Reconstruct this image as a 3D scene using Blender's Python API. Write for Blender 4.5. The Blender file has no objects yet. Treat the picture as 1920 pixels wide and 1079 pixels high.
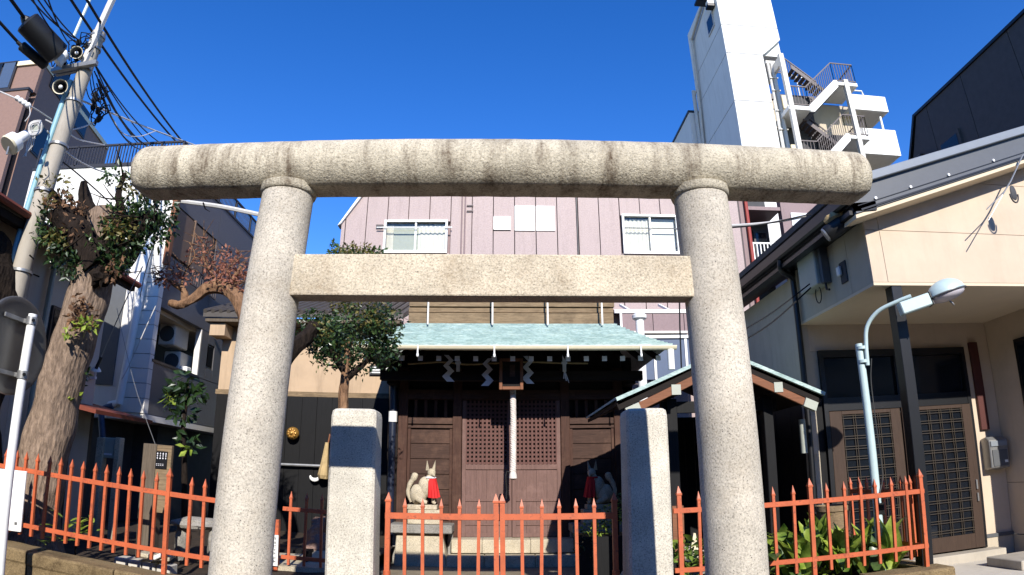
import bpy, bmesh, math, random
from mathutils import Vector, Matrix, noise

random.seed(7)
PI = math.pi
S = bpy.context.scene
COL = S.collection

# ------------------------------------------------------------------ camera
S.render.engine = 'CYCLES'
cam = bpy.data.cameras.new('camera')
cam_ob = bpy.data.objects.new('camera', cam)
COL.objects.link(cam_ob)
S.camera = cam_ob
cam.type = 'PANO'                       # a wide phone lens with barrel distortion
cam.sensor_width = 36.0
cam.clip_start = 0.05
cam.clip_end = 4000
cam.panorama_type = 'FISHEYE_LENS_POLYNOMIAL'
cam.fisheye_fov = PI
cam.fisheye_polynomial_k0 = 0.0
cam.fisheye_polynomial_k1 = -0.0533333 / 1.2
cam.fisheye_polynomial_k2 = 0.0
cam.fisheye_polynomial_k3 = 0.05328795 * 0.0533333 ** 3
cam.fisheye_polynomial_k4 = 0.0
pitch, roll, yaw = 0.2901728, 0.0021215, -0.02237747
R1 = Matrix(((math.cos(roll), 0, math.sin(roll)), (0, 1, 0), (-math.sin(roll), 0, math.cos(roll))))
R2 = Matrix(((1, 0, 0), (0, math.cos(pitch), -math.sin(pitch)), (0, math.sin(pitch), math.cos(pitch))))
R3 = Matrix(((math.cos(yaw), -math.sin(yaw), 0), (math.sin(yaw), math.cos(yaw), 0), (0, 0, 1)))
RR = R3 @ R2 @ R1
right, fwd, up = RR @ Vector((1, 0, 0)), RR @ Vector((0, 1, 0)), RR @ Vector((0, 0, 1))
M = Matrix((right, up, -fwd)).transposed().to_4x4()
M.translation = Vector((0, 0, 1.6))
cam_ob.matrix_world = M

# ------------------------------------------------------------------ light
EL, AZ = math.radians(30.4), math.radians(9.3)
sun_vec = Vector((math.sin(AZ) * math.cos(EL), -math.cos(AZ) * math.cos(EL), math.sin(EL)))
world = bpy.data.worlds.new('World')
S.world = world
world.use_nodes = True
wn = world.node_tree
sky = wn.nodes.new('ShaderNodeTexSky')
sky.sky_type = 'NISHITA'
sky.sun_disc = False
sky.sun_elevation = EL
sky.sun_rotation = PI - AZ
sky.altitude = 1200
sky.air_density = 1.0
sky.dust_density = 0.0
sky.ozone_density = 2.2
hs = wn.nodes.new('ShaderNodeHueSaturation')           # the photograph's deep, saturated winter blue
hs.inputs['Saturation'].default_value = 1.36
hs.inputs['Hue'].default_value = 0.516
wn.links.new(sky.outputs[0], hs.inputs['Color'])
wn.links.new(hs.outputs[0], wn.nodes['Background'].inputs[0])
wn.nodes['Background'].inputs[1].default_value = 0.15

sun = bpy.data.lights.new('sun', 'SUN')
sun.energy = 4.3
sun.angle = math.radians(0.53)
sun.color = (1.0, 0.95, 0.88)
sun_ob = bpy.data.objects.new('sun', sun)
COL.objects.link(sun_ob)
sun_ob.rotation_euler = (-sun_vec).to_track_quat('-Z', 'Y').to_euler()
sun_ob.location = (6, -20, 30)

S.view_settings.view_transform = 'Standard'
S.view_settings.look = 'None'
S.view_settings.gamma = 1.0
S.view_settings.use_curve_mapping = False
S.view_settings.exposure = 0.75
S.cycles.max_bounces = 6
S.cycles.transparent_max_bounces = 8
S.cycles.use_denoising = True
S.cycles.denoising_input_passes = 'RGB_ALBEDO_NORMAL'
S.cycles.denoising_prefilter = 'ACCURATE'
S.cycles.caustics_reflective = False
S.cycles.caustics_refractive = False

# ------------------------------------------------------------------ materials
def lin(c):
    return tuple((x / 255 / 12.92 if x / 255 <= .04045 else ((x / 255 + .055) / 1.055) ** 2.4) for x in c) + (1,)

class NT:
    def __init__(s, name):
        s.m = bpy.data.materials.new(name); s.m.use_nodes = True
        s.t = s.m.node_tree; s.n = s.t.nodes; s.b = s.n['Principled BSDF']
        g = s.n.new('ShaderNodeNewGeometry'); s.pos = g.outputs['Position']
    def lk(s, a, b): s.t.links.new(a, b)
    def coord(s, scale=(1, 1, 1), obj=False):
        mp = s.n.new('ShaderNodeMapping'); mp.inputs['Scale'].default_value = scale
        if obj:
            tc = s.n.new('ShaderNodeTexCoord'); s.lk(tc.outputs['Object'], mp.inputs[0])
        else: s.lk(s.pos, mp.inputs[0])
        return mp.outputs[0]
    def noise(s, scale, detail=4, rough=.6, sc=(1, 1, 1), obj=False, dist=0):
        n = s.n.new('ShaderNodeTexNoise'); n.inputs['Scale'].default_value = scale
        n.inputs['Detail'].default_value = detail; n.inputs['Roughness'].default_value = rough
        n.inputs['Distortion'].default_value = dist
        s.lk(s.coord(sc, obj), n.inputs['Vector']); return n.outputs[0]
    def voro(s, scale, sc=(1, 1, 1), out='Distance', obj=False):
        n = s.n.new('ShaderNodeTexVoronoi'); n.inputs['Scale'].default_value = scale
        s.lk(s.coord(sc, obj), n.inputs['Vector']); return n.outputs[out]
    def ramp(s, src, stops):
        r = s.n.new('ShaderNodeValToRGB'); s.lk(src, r.inputs[0])
        e = r.color_ramp.elements
        e[0].position, e[0].color = stops[0][0], stops[0][1]
        e[1].position, e[1].color = stops[-1][0], stops[-1][1]
        for p, c in stops[1:-1]:
            q = e.new(p); q.color = c
        return r.outputs[0]
    def mix(s, fac, a, b, mode='MIX'):
        m = s.n.new('ShaderNodeMix'); m.data_type = 'RGBA'; m.blend_type = mode
        for v, i in ((fac, 0), (a, 6), (b, 7)):
            if hasattr(v, 'links'): s.lk(v, m.inputs[i])
            else: m.inputs[i].default_value = v
        return m.outputs[2]
    def bump(s, h, strength=.3, dist=.01, normal=None):
        b = s.n.new('ShaderNodeBump'); b.inputs['Strength'].default_value = strength
        b.inputs['Distance'].default_value = dist; s.lk(h, b.inputs['Height'])
        if normal: s.lk(normal, b.inputs['Normal'])
        s.lk(b.outputs[0], s.b.inputs['Normal']); return b.outputs[0]
    def col(s, c):
        if hasattr(c, 'links'): s.lk(c, s.b.inputs['Base Color'])
        else: s.b.inputs['Base Color'].default_value = c
    def rough(s, r): s.b.inputs['Roughness'].default_value = r

def g(v): return (v, v, v, 1)
MAT = {}

def granite(name, base, speck=.5, stain=None, stain_amt=0., bump=.5, bscale=60, streak=False, bd=.012):
    n = NT(name)
    f = n.noise(62, 4, .78)
    c = n.ramp(f, [(.30, tuple(x * .36 for x in base[:3]) + (1,)), (.46, base), (.60, tuple(min(1, x * 1.28) for x in base[:3]) + (1,))])
    v = n.voro(38, out='Distance')
    k = n.ramp(v, [(.10, g(1)), (.22, g(0))])
    k2 = n.ramp(n.noise(20, 3), [(.42, g(0)), (.6, g(1))])
    kk = n.mix(1., k, k2, 'MULTIPLY')
    c = n.mix(n.mix(1., kk, g(speck), 'MULTIPLY'), c, lin((52, 46, 42)))
    big = n.ramp(n.noise(1.6, 5, .65), [(.35, g(.78)), (.65, g(1.08))])
    c = n.mix(1., c, big, 'MULTIPLY')
    if stain:
        sn = n.noise(1.9, 7, .74, (2.6, 1.2, .35) if streak else (1, 1, 1), dist=.3)
        sf = n.ramp(sn, [(.47 if streak else .48, g(0)), (.66, g(stain_amt))])
        fine = n.ramp(n.noise(24, 4), [(.3, g(.4)), (.6, g(1))])
        c = n.mix(n.mix(1., sf, fine, 'MULTIPLY'), c, stain)
    n.col(c); n.rough(.85); n.b.inputs['Specular IOR Level'].default_value = .3
    h = n.noise(bscale, 4, .65)
    n.bump(h, bump, bd)
    MAT[name] = n.m

def plaster(name, base, var=.12, scale=3, bump=.12, bs=120, rough=.85, dirt=0):
    n = NT(name)
    lo = tuple(x * (1 - var) for x in base[:3]) + (1,); hi = tuple(min(1, x * (1 + var * .5)) for x in base[:3]) + (1,)
    c = n.ramp(n.noise(scale, 6, .65), [(.3, lo), (.7, hi)])
    if dirt:
        d = n.ramp(n.noise(1.5, 6, .7, (3, 3, .4)), [(.5, g(0)), (.75, g(dirt))])
        c = n.mix(d, c, lin((70, 60, 50)))
    n.col(c); n.rough(rough); n.b.inputs['Specular IOR Level'].default_value = .3; n.bump(n.noise(bs, 3), bump, .006)
    MAT[name] = n.m

def wood(name, base, axis='x', var=.45, rough=.75, scale=1., wear=None):
    n = NT(name)
    st = {'x': (1.2, 18, 18), 'y': (18, 1.2, 18), 'z': (18, 18, 1.2)}[axis]
    f = n.noise(2.2 * scale, 7, .7, st, dist=1.2)
    lo = tuple(x * (1 - var) for x in base[:3]) + (1,); hi = tuple(min(1, x * (1 + var)) for x in base[:3]) + (1,)
    c = n.ramp(f, [(.28, lo), (.5, base), (.74, hi)])
    if wear:
        c = n.mix(n.ramp(n.noise(2.5, 6, .7), [(.5, g(0)), (.72, g(.55))]), c, wear)
    n.col(c); n.rough(rough); n.b.inputs['Specular IOR Level'].default_value = .2; n.bump(f, .35, .008)
    MAT[name] = n.m

def paint(name, base, rough=.4, var=.1, metal=0, wear=0, wcol=None, bump=.03):
    n = NT(name)
    lo = tuple(x * (1 - var) for x in base[:3]) + (1,)
    c = n.ramp(n.noise(7, 6, .7), [(.35, lo), (.6, base)])
    if wear:
        c = n.mix(n.ramp(n.noise(14, 6, .75), [(.53, g(0)), (.64, g(wear))]), c, wcol or lin((90, 60, 40)))
    n.col(c); n.rough(rough); n.b.inputs['Metallic'].default_value = metal
    n.bump(n.noise(60, 3), bump * 3, .003)
    MAT[name] = n.m

def leafmat(name, a, b, rough=.42, trans=.25):
    n = NT(name)
    oi = n.n.new('ShaderNodeObjectInfo')
    c = n.ramp(n.noise(6, 3, .7), [(.32, a), (.68, b)])
    w = n.n.new('ShaderNodeTexWhiteNoise'); n.lk(n.coord((9, 9, 9)), w.inputs[0])
    n.col(c); n.rough(rough)
    tr = n.n.new('ShaderNodeBsdfTranslucent'); n.lk(c, tr.inputs[0])
    mx = n.n.new('ShaderNodeMixShader'); mx.inputs[0].default_value = trans
    n.lk(n.b.outputs[0], mx.inputs[1]); n.lk(tr.outputs[0], mx.inputs[2])
    n.lk(mx.outputs[0], n.n['Material Output'].inputs[0])
    MAT[name] = n.m

wood('lattice_dark', lin((62, 55, 47)), 'z', .25, .55)

def glass(name, tint=(.9, .95, 1, 1), rough=.02):
    n = NT(name)
    tr = n.n.new('ShaderNodeBsdfTransparent'); tr.inputs[0].default_value = tint
    gl = n.n.new('ShaderNodeBsdfGlossy'); gl.inputs['Roughness'].default_value = rough
    fr = n.n.new('ShaderNodeFresnel'); fr.inputs[0].default_value = 1.5
    mx = n.n.new('ShaderNodeMixShader')
    n.lk(fr.outputs[0], mx.inputs[0]); n.lk(tr.outputs[0], mx.inputs[1]); n.lk(gl.outputs[0], mx.inputs[2])
    n.lk(mx.outputs[0], n.n['Material Output'].inputs[0])
    MAT[name] = n.m

granite('granite_beam', lin((184, 175, 154)), .7, lin((76, 58, 40)), .9, .8, 44, True, .016)
granite('granite_tie', lin((188, 176, 154)), .6, lin((124, 100, 68)), .45, .8, 50, False, .014)
granite('granite_pillar', lin((186, 178, 163)), 1.0, lin((150, 132, 104)), .25, .5, 80)
granite('granite_post', lin((192, 186, 172)), .95, lin((140, 130, 110)), .2, .45, 90)
granite('pale_stone', lin((178, 167, 144)), .15, lin((120, 105, 80)), .35, .35, 60)
granite('kerb_stone', lin((122, 104, 74)), .25, lin((62, 48, 28)), .9, 1.0, 25)
granite('red_stone', lin((128, 104, 94)), .2, lin((70, 56, 50)), .6, 1.0, 18)
granite('grey_stone', lin((134, 130, 122)), .3, lin((90, 84, 74)), .4, .7, 40)
plaster('asphalt', lin((84, 82, 78)), .25, 2, .5, 200)
plaster('pavement', lin((196, 188, 174)), .1, 2.2, .25, 90, dirt=.2)
plaster('concrete', lin((168, 160, 146)), .15, 2.2, .25, 90, dirt=.3)
plaster('soil', lin((58, 48, 38)), .4, 6, .9, 40)
plaster('yard', lin((132, 120, 100)), .25, 3, .6, 60)
plaster('beige_wall', lin((194, 176, 154)), .08, 2.2, .3, 140, dirt=.08)
plaster('grey_wall', lin((180, 168, 148)), .08, 2, .25, 140, dirt=.15)
plaster('soffit', lin((206, 190, 164)), .05, 2, .1, 120)
plaster('store_wall', lin((178, 154, 126)), .1, 2.5, .15, 120, dirt=.35)
plaster('white_wall', lin((214, 211, 204)), .05, 1.2, .08, 90, dirt=.12)
plaster('tower_white', lin((214, 214, 212)), .06, .6, .05, 60, dirt=.16)
plaster('house_wall', lin((188, 182, 170)), .08, 2, .12, 120, dirt=.2)
plaster('pink_tile', lin((164, 146, 142)), .22, 26, .5, 70, .55, dirt=.18)
plaster('mauve_wall', lin((132, 112, 112)), .12, 20, .3, 70, .6, dirt=.2)
plaster('brown_tile', lin((128, 102, 92)), .12, 8, .2, 70, .6)
plaster('dark_tile', lin((92, 90, 92)), .16, 30, .4, 90, .5)
plaster('dark_panel', lin((66, 66, 68)), .18, 5, .2, 60, .7)
plaster('balcony_white', lin((222, 222, 218)), .04, 2, .08, 60, dirt=.15)
wood('shrine_wood', lin((64, 46, 38)), 'x', .45, .7, wear=lin((104, 78, 64)))
wood('shrine_post', lin((68, 46, 37)), 'z', .45, .7, wear=lin((98, 74, 60)))
wood('door_wood', lin((106, 82, 75)), 'z', .28, .7, wear=lin((134, 106, 98)))
wood('lattice_wood', lin((94, 66, 60)), 'z', .3, .7)
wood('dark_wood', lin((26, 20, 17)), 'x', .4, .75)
wood('brown_wood', lin((120, 80, 58)), 'x', .3, .7)
wood('old_board', lin((122, 104, 80)), 'x', .55, .8, wear=lin((78, 64, 48)))
wood('grey_board', lin((92, 82, 70)), 'z', .4, .8)
wood('charcoal_board', lin((17, 17, 18)), 'z', .4, .6)
wood('frame_brown', lin((64, 51, 43)), 'z', .25, .5)
paint('vermilion', lin((186, 92, 54)), .5, .25, 0, .75, lin((122, 62, 44)))
paint('white_paint', lin((226, 226, 222)), .45, .06)
paint('cream_paint', lin((210, 200, 170)), .5, .08)
paint('offwhite_metal', lin((196, 192, 184)), .45, .1)
paint('steel', lin((150, 150, 148)), .4, .15, .6)
paint('sign_back', lin((104, 102, 98)), .38, .12, .55, .2, lin((80, 76, 70)))
paint('grey_fascia', lin((86, 88, 90)), .45, .08)
paint('grey_cap', lin((126, 132, 138)), .4, .06)
paint('black_metal', lin((14, 15, 18)), .4, .2)
paint('black_rubber', lin((16, 16, 17)), .55, .2)
paint('navy_pipe', lin((30, 36, 52)), .35, .1)
paint('pale_blue', lin((176, 196, 196)), .4, .08)
paint('cyan_pipe', lin((128, 170, 182)), .5, .1)
paint('blue_pipe', lin((58, 76, 104)), .5, .1)
paint('meter_grey', lin((160, 164, 152)), .5, .08)
paint('red_pipe', lin((150, 62, 50)), .45, .1)
paint('rust_roof', lin((116, 54, 38)), .6, .2)
paint('tile_roof', lin((72, 66, 60)), .6, .25)
paint('rail_dark', lin((38, 36, 40)), .5, .1)
paint('rail_brown', lin((84, 74, 72)), .5, .1)
paint('shutter_brown', lin((104, 82, 66)), .6, .15)
paint('red_cloth', lin((190, 30, 30)), .85, .15)
paint('dark_red', lin((74, 30, 22)), .6, .15)
paint('paper', lin((225, 224, 228)), .8, .04)
paint('gold', lin((176, 132, 62)), .45, .35, .5, .6, lin((70, 46, 20)))
paint('straw', lin((176, 152, 108)), .9, .3)
paint('rope', lin((214, 204, 196)), .95, .2, bump=.4)
paint('curtain', lin((228, 225, 216)), .9, .04)
paint('frosted', lin((196, 200, 204)), .25, .03)
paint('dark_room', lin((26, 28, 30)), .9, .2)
paint('ink', lin((20, 20, 22)), .8, .1)
paint('lamp_glass', lin((206, 200, 206)), .2, .04)
paint('window_dark', lin((22, 26, 32)), .06, .1)
paint('cable_black', lin((8, 9, 14)), .95, .1)
paint('cable_grey', lin((190, 188, 184)), .6, .1)
glass('pane', (.96, .97, .96, 1))
glass('smoked', (.12, .12, .13, 1), .03)

def copper():
    n = NT('copper')
    a = n.noise(3.0, 6, .7, (1, 2.4, 2.4)); b = n.noise(26, 5, .7, (.5, 3, 3))
    c = n.ramp(a, [(.28, lin((128, 150, 147))), (.5, lin((158, 180, 176))), (.72, lin((186, 203, 198)))])
    c = n.mix(n.ramp(b, [(.44, g(0)), (.64, g(.7))]), c, lin((98, 122, 114)))
    c = n.mix(n.ramp(n.noise(9, 5, .7, (.25, 1, 1)), [(.52, g(0)), (.7, g(.5))]), c, lin((196, 208, 196)))
    n.col(c); n.rough(.6); n.bump(b, .25, .006); MAT['copper'] = n.m
copper()

def bark(name, a, b):
    n = NT(name)
    f = n.noise(7, 9, .78, (2.6, 2.6, .8), dist=.5); v = n.voro(13, (1.7, 1.7, .42))
    c = n.ramp(f, [(.3, a), (.66, b)])
    n.col(n.mix(n.ramp(v, [(0, g(.0)), (.35, g(.45))]), n.mix(1., c, g(.55), 'MULTIPLY'), c)); n.rough(.95); n.b.inputs['Specular IOR Level'].default_value = .15
    h = n.mix(.5, f, v); n.bump(h, 1.0, .05); MAT[name] = n.m
bark('bark', lin((84, 70, 60)), lin((180, 156, 134)))
bark('bark_dark', lin((16, 13, 11)), lin((54, 44, 37)))
bark('bark_red', lin((92, 68, 52)), lin((172, 134, 102)))

leafmat('leaf_green', lin((30, 50, 24)), lin((84, 108, 56)), .35, .2)
leafmat('leaf_dark', lin((16, 30, 16)), lin((52, 76, 38)), .32, .15)
leafmat('leaf_olive', lin((70, 66, 30)), lin((132, 122, 60)), .5, .3)
leafmat('leaf_dead', lin((76, 52, 34)), lin((140, 104, 72)), .8, .25)
leafmat('leaf_red', lin((112, 66, 52)), lin((178, 122, 98)), .8, .3)
leafmat('leaf_bright', lin((96, 128, 34)), lin((178, 192, 84)), .35, .4)
leafmat('leaf_broad', lin((62, 100, 34)), lin((146, 168, 76)), .3, .35)

# ------------------------------------------------------------------ mesh helpers
class MB:
    def __init__(s): s.v, s.f = [], []
    def add(s, vs, fs):
        o = len(s.v); s.v += [tuple(p) for p in vs]; s.f += [tuple(i + o for i in q) for q in fs]; return s
    def box(s, x0, y0, z0, x1, y1, z1):
        if x0 > x1: x0, x1 = x1, x0
        if y0 > y1: y0, y1 = y1, y0
        if z0 > z1: z0, z1 = z1, z0
        return s.add([(x0, y0, z0), (x1, y0, z0), (x1, y1, z0), (x0, y1, z0), (x0, y0, z1), (x1, y0, z1), (x1, y1, z1), (x0, y1, z1)],
                     [(0, 3, 2, 1), (4, 5, 6, 7), (0, 1, 5, 4), (1, 2, 6, 5), (2, 3, 7, 6), (3, 0, 4, 7)])
    def bar(s, p, q, w, h, up=(0, 0, 1)):
        """box bar from p to q, w across, h along up"""
        p, q = Vector(p), Vector(q); d = (q - p).normalized(); u = Vector(up)
        r = d.cross(u)
        if r.length < 1e-4: u = Vector((0, 1, 0)); r = d.cross(u)
        r.normalize(); u = r.cross(d)
        vs = []
        for c in (p, q):
            for a, b in ((-1, -1), (1, -1), (1, 1), (-1, 1)): vs.append(c + r * a * w / 2 + u * b * h / 2)
        return s.add(vs, [(0, 1, 2, 3), (7, 6, 5, 4), (0, 4, 5, 1), (1, 5, 6, 2), (2, 6, 7, 3), (3, 7, 4, 0)])
    def tube(s, pts, r, n=8, cap=True, jit=0, jf=1.5):
        pts = [Vector(p) for p in pts]; o = len(s.v)
        rs = r if isinstance(r, (list, tuple)) else [r] * len(pts)
        ref = None
        for i, p in enumerate(pts):
            a = pts[max(i - 1, 0)]; b = pts[min(i + 1, len(pts) - 1)]; d = (b - a)
            d = d.normalized() if d.length > 1e-9 else Vector((0, 0, 1))
            if ref is None: ref = Vector((1, 0, 0)) if abs(d.x) < .8 else Vector((0, 1, 0))
            u = (ref - d * ref.dot(d)).normalized(); w = d.cross(u); ref = u
            for k in range(n):
                t = 2 * PI * k / n; q = u * math.cos(t) + w * math.sin(t)
                rad = rs[i]
                if jit: rad *= 1 + jit * noise.noise((p + q * .6) * jf)
                s.v.append(tuple(p + q * rad))
        for i in range(len(pts) - 1):
            for k in range(n):
                a = o + i * n + k; b = o + i * n + (k + 1) % n
                s.f.append((a, b, b + n, a + n))
        if cap:
            s.f.append(tuple(o + k for k in reversed(range(n)))); e = o + (len(pts) - 1) * n
            s.f.append(tuple(e + k for k in range(n)))
        return s
    def prism(s, poly, axis, a, b):
        """polygon extruded along axis ('x': poly is (y,z); 'y': (x,z); 'z': (x,y))"""
        mk = {'x': lambda p, t: (t, p[0], p[1]), 'y': lambda p, t: (p[0], t, p[1]), 'z': lambda p, t: (p[0], p[1], t)}[axis]
        n = len(poly)
        return s.add([mk(p, a) for p in poly] + [mk(p, b) for p in poly],
                     [tuple(range(n)), tuple(range(2 * n - 1, n - 1, -1))] + [(i, i + n, (i + 1) % n + n, (i + 1) % n) for i in range(n)])
    def lathe(s, prof, c, axis=(0, 0, 1), n=16):
        """profile [(r, h)] turned about an axis through c"""
        ax = Vector(axis).normalized(); u = Vector((1, 0, 0)) if abs(ax.x) < .8 else Vector((0, 1, 0))
        u = (u - ax * u.dot(ax)).normalized(); w = ax.cross(u); c = Vector(c); o = len(s.v)
        for r, h in prof:
            for k in range(n):
                t = 2 * PI * k / n; s.v.append(tuple(c + ax * h + (u * math.cos(t) + w * math.sin(t)) * r))
        for i in range(len(prof) - 1):
            for k in range(n):
                a = o + i * n + k; b = o + i * n + (k + 1) % n; s.f.append((a, b, b + n, a + n))
        s.f.append(tuple(o + k for k in reversed(range(n)))); e = o + (len(prof) - 1) * n
        s.f.append(tuple(e + k for k in range(n)))
        return s
    def blob(s, c, r, seed=0, amp=.25, n=10, m=7, fr=1.3):
        c = Vector(c); rx, ry, rz = r if isinstance(r, (list, tuple)) else (r, r, r); o = len(s.v)
        for i in range(m + 1):
            ph = PI * i / m
            for k in range(n):
                t = 2 * PI * k / n; d = Vector((math.sin(ph) * math.cos(t), math.sin(ph) * math.sin(t), math.cos(ph)))
                f = 1 + amp * noise.noise(d * fr + Vector((seed * 3.7, seed, 0)))
                s.v.append((c.x + d.x * rx * f, c.y + d.y * ry * f, c.z + d.z * rz * f))
        for i in range(m):
            for k in range(n):
                a = o + i * n + k; b = o + i * n + (k + 1) % n
                s.f.append((a, a + n, b + n, b))
        return s
    def build(s, name, mat, parent=None, bevel=0, smooth=False, kind=None, seg=1, normals=True):
        me = bpy.data.meshes.new(name)
        if parent is None:
            xs, ys, zs = zip(*s.v); L = Vector(((min(xs) + max(xs)) / 2, (min(ys) + max(ys)) / 2, min(zs)))
        else: L = wloc(parent)
        me.from_pydata([(a - L.x, b - L.y, c - L.z) for a, b, c in s.v], [], s.f)
        if normals:
            bm = bmesh.new(); bm.from_mesh(me); bmesh.ops.recalc_face_normals(bm, faces=bm.faces); bm.to_mesh(me); bm.free()
        me.materials.append(MAT[mat])
        if smooth:
            for p in me.polygons: p.use_smooth = True
            me.set_sharp_from_angle(angle=math.radians(40))
        o = bpy.data.objects.new(name, me); COL.objects.link(o)
        if parent is not None: o.parent = parent
        else: o.location = L
        if bevel:
            b = o.modifiers.new('bevel', 'BEVEL'); b.width = bevel; b.segments = seg; b.limit_method = 'ANGLE'
        if kind: o['kind'] = kind
        return o

def wloc(o):
    v = Vector(o.location)
    while o.parent is not None:
        o = o.parent; v += Vector(o.location)
    return v

def thing(name, label, cat, loc, group=None):
    o = bpy.data.objects.new(name, None); COL.objects.link(o); o.location = loc
    o.empty_display_size = .2
    o['label'] = label; o['category'] = cat
    if group: o['group'] = group
    return o

def tag(o, label, cat, group=None):
    o['label'] = label; o['category'] = cat
    if group: o['group'] = group
    return o

def inst(src, name, parent, off, rot=(0, 0, 0), sc=1.0):
    """another object on the same mesh, off = local offset from its parent"""
    o = src.copy(); o.name = name; COL.objects.link(o); o.parent = parent
    o.location = off; o.rotation_euler = rot
    o.scale = (sc, sc, sc) if not isinstance(sc, (tuple, list)) else sc
    return o

def lerp(a, b, t): return tuple(x + (y - x) * t for x, y in zip(a, b))

def curve_pts(pts, k=6):
    """Catmull-Rom through pts"""
    P = [Vector(p) for p in pts]; P = [P[0] * 2 - P[1]] + P + [P[-1] * 2 - P[-2]]; out = []
    for i in range(1, len(P) - 2):
        for j in range(k):
            t = j / k
            out.append(.5 * ((2 * P[i]) + (P[i + 1] - P[i - 1]) * t + (2 * P[i - 1] - 5 * P[i] + 4 * P[i + 1] - P[i + 2]) * t * t + (3 * P[i] - P[i - 1] - 3 * P[i + 1] + P[i + 2]) * t ** 3))
    out.append(P[-2]); return out

def leaves(mb, centre, rad, n, size, rng, shell=.0, flat=0.):
    """n folded leaf faces spread through an ellipsoid"""
    cx, cy, cz = centre; rx, ry, rz = rad if isinstance(rad, (tuple, list)) else (rad,) * 3
    for _ in range(n):
        while True:
            a, b, c = rng.uniform(-1, 1), rng.uniform(-1, 1), rng.uniform(-1, 1); q = a * a + b * b + c * c
            if shell * shell < q < 1: break
        p = Vector((cx + a * rx, cy + b * ry, cz + c * rz))
        d = Vector((rng.gauss(0, 1) + a, rng.gauss(0, 1) + b, rng.gauss(0, 1) * (1 - flat) + c * .6 - .25)).normalized()
        u = d.orthogonal().normalized(); u.rotate(Matrix.Rotation(rng.uniform(0, 2 * PI), 3, d))
        w = d.cross(u); L = size * rng.uniform(.65, 1.35); W = L * .24
        m = p + d * L * .5
        mb.add([p, m + u * W + w * W * .35, p + d * L, m - u * W + w * W * .35], [(0, 1, 2), (0, 2, 3)])

# ================================================================== the setting
GZ = -.15                                              # street level, the lens is at z 1.6
def struct(name, mb, mat, **k):
    o = mb.build(name, mat, **k); o['kind'] = 'structure'; return o

struct('ground', MB().box(-300, -60, GZ - .6, 300, 500, GZ), 'asphalt')
struct('pavement', MB().box(5.45, 3.6, GZ + .004, 24, 9.3, GZ + .012), 'pavement')
struct('shrine_yard', MB().box(-1.95, 7.6, GZ + .013, 2.4, 13, GZ + .03), 'yard')
def bed(name, x0, x1, y0, y1, z, seed):
    mb = MB(); nx, ny = int((x1 - x0) / .18), int((y1 - y0) / .18)
    for j in range(ny + 1):
        for i in range(nx + 1):
            x, y = x0 + (x1 - x0) * i / nx, y0 + (y1 - y0) * j / ny
            mb.v.append((x, y, z + .05 * noise.noise(Vector((x * 2, y * 2, seed)))))
    for j in range(ny):
        for i in range(nx):
            a = j * (nx + 1) + i; mb.f.append((a, a + 1, a + nx + 2, a + nx + 1))
    return struct(name, mb, 'soil', smooth=True, normals=False)
bed('soil_bed', -9.5, -1.97, 7.35, 14.6, .2, 1)
bed('soil_bed', 1.98, 5.2, 7.35, 8.9, .17, 2)

# ---- kerb walls of dressed stone in front of the fences
def kerb(label, xs, ztop, y0=7.02, y1=7.38, endret=None):
    t = thing('kerb_wall', label, 'kerb wall', ((xs[0] + xs[-1]) / 2, y0, GZ))
    for i in range(len(xs) - 1):
        a, b = xs[i] + .008, xs[i + 1] - .008; dz = random.uniform(-.015, .015); dy = random.uniform(-.02, .01)
        mb = MB(); zt0, zt1 = ztop(a) + dz, ztop(b) + dz
        n = 7
        for lo, hi, in_ in ((GZ - .1, None, 0), ):
            ring = []
        prof = lambda x, zt: [(y0 + dy, GZ - .1), (y0 + dy, zt - .16), (y0 + dy - .018, zt - .145), (y0 + dy - .018, zt - .02), (y0 + dy + .004, zt), (y1, zt), (y1, GZ - .1)]
        cols = []
        for k in range(n + 1):
            x = a + (b - a) * k / n; zt = zt0 + (zt1 - zt0) * k / n
            pr = prof(x, zt)
            base = len(mb.v)
            for q, (yy, zz) in enumerate(pr):
                w = noise.noise(Vector((x * 3, yy * 3, zz * 5 + i))) * .012
                mb.v.append((x, yy + w, zz + (w if q in (3, 4, 5) else 0)))
            cols.append(base)
        m = 7
        for k in range(n):
            for q in range(m):
                mb.f.append((cols[k] + q, cols[k + 1] + q, cols[k + 1] + (q + 1) % m, cols[k] + (q + 1) % m))
        mb.f.append(tuple(cols[0] + q for q in range(m))); mb.f.append(tuple(cols[-1] + q for q in reversed(range(m))))
        mb.build('stone', 'kerb_stone', t, bevel=.008)
    if endret:
        for i in range(2):
            MB().box(endret - .3, 7.40 + i * .75, GZ - .1, endret, 8.13 + i * .75, ztop(endret) - .01).build('stone', 'kerb_stone', t, bevel=.012)
    return t
kerb('brown weathered stone kerb wall under the red fence left of the torii', [-8.4, -7.2, -6.3, -5.55, -4.35, -3.15, -1.98], lambda x: .33 + .062 * (-3.83 - x))
kerb('brown weathered stone kerb wall under the red fence by the street lamp', [2.05, 3.1, 4.3, 5.43], lambda x: .25, endret=5.43)

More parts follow.
